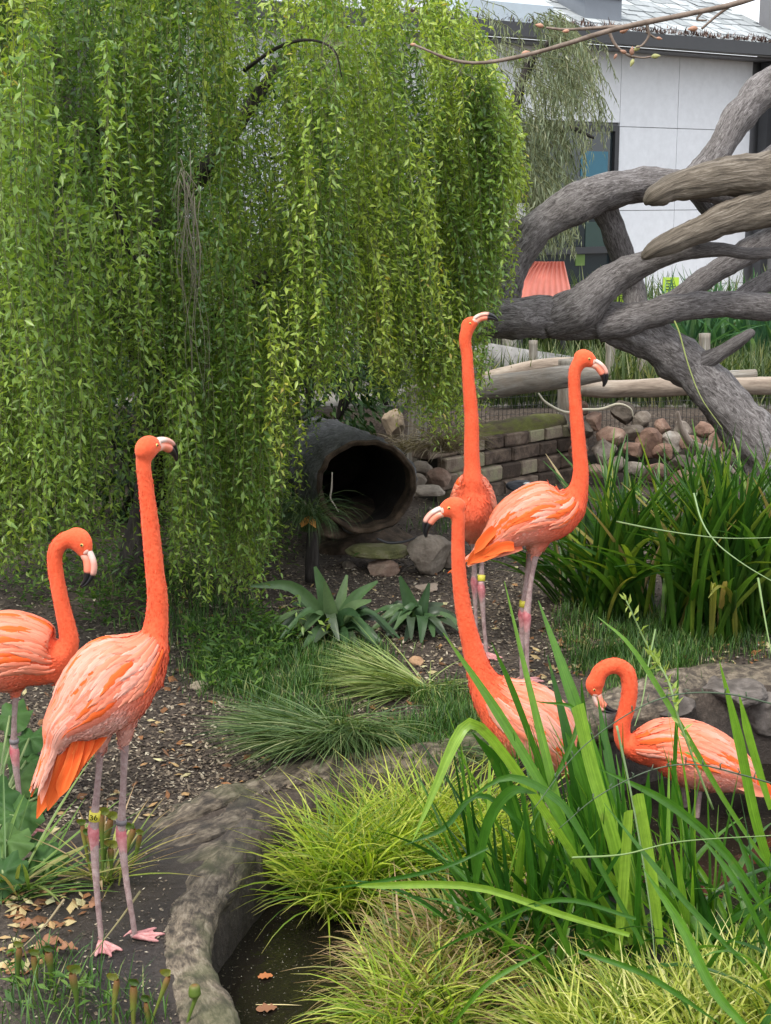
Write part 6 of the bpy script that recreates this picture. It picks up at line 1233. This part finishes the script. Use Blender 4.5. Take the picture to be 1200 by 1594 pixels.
# wiry stems
M_wiry = plain('wiry_green_stem', (.16, .24, .08), .6); M_wdark = plain('wiry_dark_stem', (.06, .09, .05), .6); M_wpale = plain('wiry_pale_stem', (.20, .29, .13), .6)
for i, (pts, r_, mat, lab) in enumerate(((([(960, 812, 4.9), (1010, 822, 4.7), (1080, 833, 4.5), (1140, 838, 4.4), (1230, 836, 4.3)]), 1.2, M_wpale, 'thin pale level stem crossing in front of the dark strap leaves'), ([(1080, 768, 4.9), (1092, 810, 4.8), (1115, 845, 4.6), (1160, 880, 4.4), (1220, 915, 4.2)], 1.3, M_wpale, 'thin pale stem curving down to the right edge'),
    ([(1220, 1100, 3.2), (1130, 1080, 3.15), (1050, 1082, 3.1), (980, 1110, 3.1), (900, 1170, 3.1), (830, 1260, 3.05)], 1.3, M_wdark, 'dark wiry stem looping over the feeding bird'), ([(1220, 1225, 3.1), (1150, 1205, 3.05), (1080, 1190, 3.0), (1010, 1200, 3.0), (930, 1240, 3.0), (870, 1290, 3.0)], 1.3, M_wdark, 'second dark wiry stem below, across the back of the feeding bird'),
    ([(1020, 980, 4.6), (1010, 1030, 4.4), (1000, 1090, 4.2), (988, 1130, 4.0)], 1.4, M_wiry, 'straight green stem beside the looped neck'), ([(1180, 900, 4.2), (1190, 960, 4.1), (1205, 1040, 4)], 1.6, M_wiry, 'short green stem by the right edge under the dark clump'), ([(890, 1335, 3.0), (970, 1330, 3.0), (1060, 1310, 3.0), (1210, 1300, 3.05)], 1.5, M_wiry, 'level thin stem crossing the tall blades low down'),
    ([(960, 1130, 3.1), (985, 1250, 3.1), (1010, 1400, 3.1), (1020, 1500, 3.1)], 1.8, M_wpale, 'pale speckled stem rising through the tall blades'), ([(1050, 500, 7.0), (1058, 520, 6.9), (1072, 570, 6.6), (1092, 620, 6.4), (1125, 668, 6.3)], 1.2, plain('olive_stem', (.2, .24, .06), .6), 'olive green shoot hanging in front of the leaning trunk'), ([(100, 1400, 3.3), (70, 1440, 3.25), (30, 1480, 3.2)], 2, plain('dead_twig', (.24, .19, .11), .8), 'dry twig on the mud left of the pink legs'), ([(218, 1388, 3.4), (180, 1440, 3.2), (140, 1490, 3.1)], 2, plain('olive_twig', (.2, .17, .08), .8), 'olive twig leaning across the webbed feet'))):
    P, rr = pxpath([(a, b, r_, y) for a, b, y in pts], None, 40); rr = rr * np.linspace(1.2, .5, 40); V, F, A = tube(P, rr, 6, rough=.15, rs=30)
    if mat in (M_wdark, M_wpale, M_wiry) and i in (2, 3):        # little seed heads along the stem
        qs = []
        for j in range(5, 38, 3): qs.append(tube(np.array([P[j], P[j] + rng.normal(0, .004, 3) + (0, 0, .007), P[j] + rng.normal(0, .003, 3) + (0, 0, .012)]), [.0012, .0018, .0006], 5))
        V, F, A = merge([(V, F, A)] + qs)
    single('wiry_stem' if 'twig' not in lab else 'dry_twig', V, F, mat, lab, 'stem' if 'twig' not in lab else 'twig', attrs=A)
# leafy sprig
M_sprig = leafy('sprig_leaf', [(0, (.22, .32, .06)), (1, (.42, .50, .13))], trans=.45, rough=.4)
P, rr = pxpath([(1110, 1260, 2, 3.3), (1060, 1130, 2, 3.3), (1040, 1060, 2, 3.35), (1010, 1010, 1.6, 3.4), (975, 935, 1.2, 3.4)], None, 40); t = thing('leafy_sprig', P[0], 'yellow green leafy sprig rising between the looped neck and the dark clump', 'plant'); V, F, A = tube(P, rr, 6); part('stem', V, F, M_wiry, t, attrs=A)
N = 70; ii = rng.integers(6, 40, N); D = nrm(rng.normal(0, .8, (N, 3)) + (-.2, 0, .7)); ln = rng.uniform(.016, .034, N); V, F, A = small_leaves(P[ii], D, nrm(rng.normal(0, 1, (N, 3)) + (0, -1, .5)), ln, ln * .28, rng.random(N)); part('leaves', V, F, M_sprig, t, attrs=A)['kind'] = 'stuff'

# ================================================================== PITCHER PLANTS AND LITTER AT BOTTOM LEFT
M_pit = leafy('pitcher_tube', [(0, (.05, .10, .015)), (.5, (.12, .18, .03)), (1, (.24, .25, .05))], trans=.2, rough=.5, tip=(.72, (.22, .10, .04)))
def pitcher(bx, by, tx, ty, Y, r_, t, bulb=False):
    Yb = Y; a, b = W(bx, by, Yb), W(tx, ty, Yb); P = spline(np.array([a, (a + b) / 2 + (rnd.gauss(0, .006), 0, 0), b]), 14); s_ = S(Yb) * r_ * .68; rr = np.interp(np.linspace(0, 1, 14), [0, .5, .85, .95, 1], [.25 * s_, .5 * s_, .95 * s_, 1.0 * s_, .7 * s_])
    if bulb: P2 = spline(np.array([a, (a + b) / 2, b - (0, 0, .012), b, b + (0, 0, .018), b + (0, 0, .022)]), 20); rr2 = np.interp(np.linspace(0, 5, 20), range(6), [.3 * s_, .35 * s_, .5 * s_, 1.5 * s_, 1.2 * s_, .3 * s_]); V, F, A = tube(P2, rr2, 12)
    else: V, F, A = tube(P, rr, 12, cap=False)
    n_ = len(V) // 12; A['t'] = np.repeat(np.linspace(0, 1, n_), 12); A['r'] = np.full(len(V), rnd.random()); p = part('pitcher', V, F, M_pit, t, attrs=A)
    if not bulb:
        V, F, A = lance([b + (0, .001, 0), b + (rnd.gauss(0, .004), .004, .010), b + (rnd.gauss(0, .01), -.012, .022)], s_ * 2.6, 8, nh=(0, -1, 0)); part('hood', V, F, M_pit, p, attrs=A)
c = G(165, 1375); t = thing('pitcher_plant', c, 'clump of brown tipped pitcher tubes behind the legs of the front bird', 'pitcher plant', 'pitcher plants')
for tx, ty, bx in ((128, 1285, 145), (158, 1268, 160), (138, 1300, 150), (172, 1275, 165), (208, 1290, 185), (218, 1300, 190), (172, 1320, 172)): pitcher(bx, 1378, tx, ty, c[1] + rnd.uniform(-.04, .04), rnd.uniform(6, 9), t)
N = 46; az = rng.uniform(0, 6.28, N); V, F, A = blades(np.tile(c, (N, 1)) + rng.normal(0, .012, (N, 3)) * (1, 1, 0), az, rng.uniform(.14, .30, N), rng.uniform(.7, 1.35, N), rng.uniform(.1, .6, N), rng.uniform(.004, .009, N), 6, fold=.25); part('leaves', V, F, M_brown, t, attrs=A)['kind'] = 'stuff'
c = G(170, 1610); t = thing('pitcher_plant', c, 'row of green pitcher tubes along the bottom left edge, one with a round seed pod', 'pitcher plant', 'pitcher plants')
for tx, ty, bx, by in ((182, 1525, 176, 1620), (208, 1535, 212, 1640), (262, 1520, 232, 1600), (112, 1515, 120, 1600), (75, 1482, 78, 1560), (52, 1488, 50, 1570), (30, 1475, 34, 1560), (228, 1560, 226, 1650)): pitcher(bx, by, tx, ty, 2.93 if by > 1590 else 3.06, rnd.uniform(7, 11), t)
pitcher(285, 1620, 303, 1548, 2.92, 11, t, True)
c = G(20, 1400); N = 60; az = rng.uniform(0, 6.28, N); V, F, A = blades(np.tile(c, (N, 1)) + rng.normal(0, .03, (N, 3)) * (1, 1, 0), az, rng.uniform(.16, .42, N), rng.uniform(.7, 1.3, N), rng.uniform(.1, .7, N), rng.uniform(.006, .013, N), 7, fold=.25); single('flat_leaf_clump', V, F, leafy('flat_blade', [(0, (.06, .14, .03)), (.7, (.16, .26, .06)), (1, (.35, .28, .12))], trans=.3), 'long flat blades splayed over the mud below the lobed leaves', 'plant', attrs=A)
M_dead = [plain('brown_dead_leaf', (.24, .11, .055), .7), plain('orange_dead_leaf', (.42, .15, .05), .7)]
for px, py, w, k_, lab in ((78, 1480, 52, 0, 'large crumpled brown leaf on the mud'), (105, 1492, 34, 0, 'smaller brown leaf overlapping the crumpled one'), (45, 1452, 30, 0, 'thin brown leaf at the edge of the lobed plant'), (150, 1420, 26, 0, 'curled brown leaf between the pink legs')):
    g = G(px, py); s_ = S(g[1]); a = rnd.uniform(0, 3); dv = np.array((math.cos(a), math.sin(a), 0)) * w * s_ / 2; V, F, A = lance([g - dv + (0, 0, .012), g + (0, 0, .022), g + dv + (0, 0, .012)], w * s_ * .6, 10, nh=(0, 0, 1), wav=.35); single('dead_leaf', V, F, M_dead[k_], lab, 'leaf', 'dead leaves on the mud', attrs=A)
for px, py, w, lab in ((413, 1522, 24, 'orange leaf floating on the dark pond water'), (415, 1572, 34, 'dim brown leaf just under the water below the orange one')):
    g = G0(px, py, WATER_Z); s_ = S(g[1]); dv = np.array((w * s_ / 2, w * s_ * .15, 0)); V, F, A = lance([g - dv + (0, 0, .004), g + (0, 0, .006), g + dv + (0, 0, .004)], w * s_ * .7, 10, nh=(0, 0, 1), wav=.2, fold=.05); single('floating_leaf', V, F, M_dead[1 if 'orange leaf' in lab else 0], lab, 'leaf', attrs=A)
q0_, q1_ = G0(398, 1567, WATER_Z), G0(470, 1568, WATER_Z); V, F, A = ribbon([q0_ + (0, 0, .005), (q0_ + q1_) / 2 + (0, 0, .006), q1_ + (0, 0, .005)], .004, 8, nh=(0, 0, 1)); single('floating_straw', V, F, plain('straw', (.6, .5, .25), .6), 'thin yellow straw lying on the pond water', 'straw')

# ================================================================== BUDDING TWIG OVER THE TOP RIGHT
M_tw = mottled('twig_bark', [(.3, (.10, .07, .05)), (.6, (.26, .20, .16)), (.8, (.42, .36, .30))], 40, .6, .4, fine=200, bd=.002); M_bud = plain('bud_scale', (.42, .22, .14), .5); M_bud2 = plain('green_bud', (.42, .42, .16), .5)
yT = 2.3; t = thing('budding_branch', W(1240, -25, yT), 'bare budding branch crossing in front of the roof at the top right', 'branch')
for i, pts in enumerate(([(1240, -28, 5.5), (1150, 4, 4.2), (1080, 20, 4), (1000, 36, 4), (940, 50, 3.6), (870, 72, 3.4), (800, 90, 3.0), (745, 98, 2.6), (700, 92, 2.2), (645, 70, 1.6)], [(985, 40, 3), (920, 44, 2.4), (880, 46, 2), (850, 43, 1.6)], [(948, 50, 2.6), (958, 70, 2.0), (975, 84, 2), (988, 90, 1.6)], [(1006, 36, 2.4), (1010, 55, 2), (1000, 70, 1.6), (990, 74, 1.4)], [(1006, 50, 1.8), (1018, 58, 1.6), (1024, 60, 1.2)], [(1138, 8, 2.4), (1115, 25, 2), (1092, 45, 1.8)], [(1095, 17, 2), (1085, 30, 1.6), (1100, 32, 1.2)], [(985, 88, 1.6), (1000, 90, 1.4), (1014, 88, 1.2)])):
    P, rr = pxpath([(a, b, r, yT + .04 * (i % 3)) for a, b, r in pts], None, 30); V, F, A = tube(P, rr, 8, rough=.18, rs=40, seed=i); part('branch' if i == 0 else 'side_twig', V, F, M_tw, t, attrs=A)
for px, py, dx, dy, L_, k_ in ((846, 41, -1, -.2, 13, 0), (886, 48, -1, .1, 11, 0), (648, 70, -1, -.1, 10, 0), (690, 90, -.9, -.5, 11, 0), (812, 84, 1, -.3, 13, 0), (965, 50, 1, -.35, 14, 0), (996, 72, -.8, .6, 13, 1), (1086, 44, -1, .1, 16, 0), (986, 92, -.4, 1, 12, 1), (1014, 88, 1, -.1, 14, 1), (975, 82, -.9, -.3, 11, 0), (983, 86, .1, -1, 14, 0), (1022, 59, 1, .2, 9, 0), (745, 98, -1, .1, 8, 1), (960, 84, -.5, .9, 9, 0)):
    a, b = W(px, py, yT + .02), W(px + dx * L_, py + dy * L_, yT + .02); V, F, A = tube(spline(np.array([a, (a + b) / 2, b]), 8), np.array([.4, .9, 1.15, 1.2, 1.1, .8, .5, .15]) * L_ * .22 * S(yT), 8); part('bud', V, F, M_bud2 if k_ else M_bud, t, attrs=A)
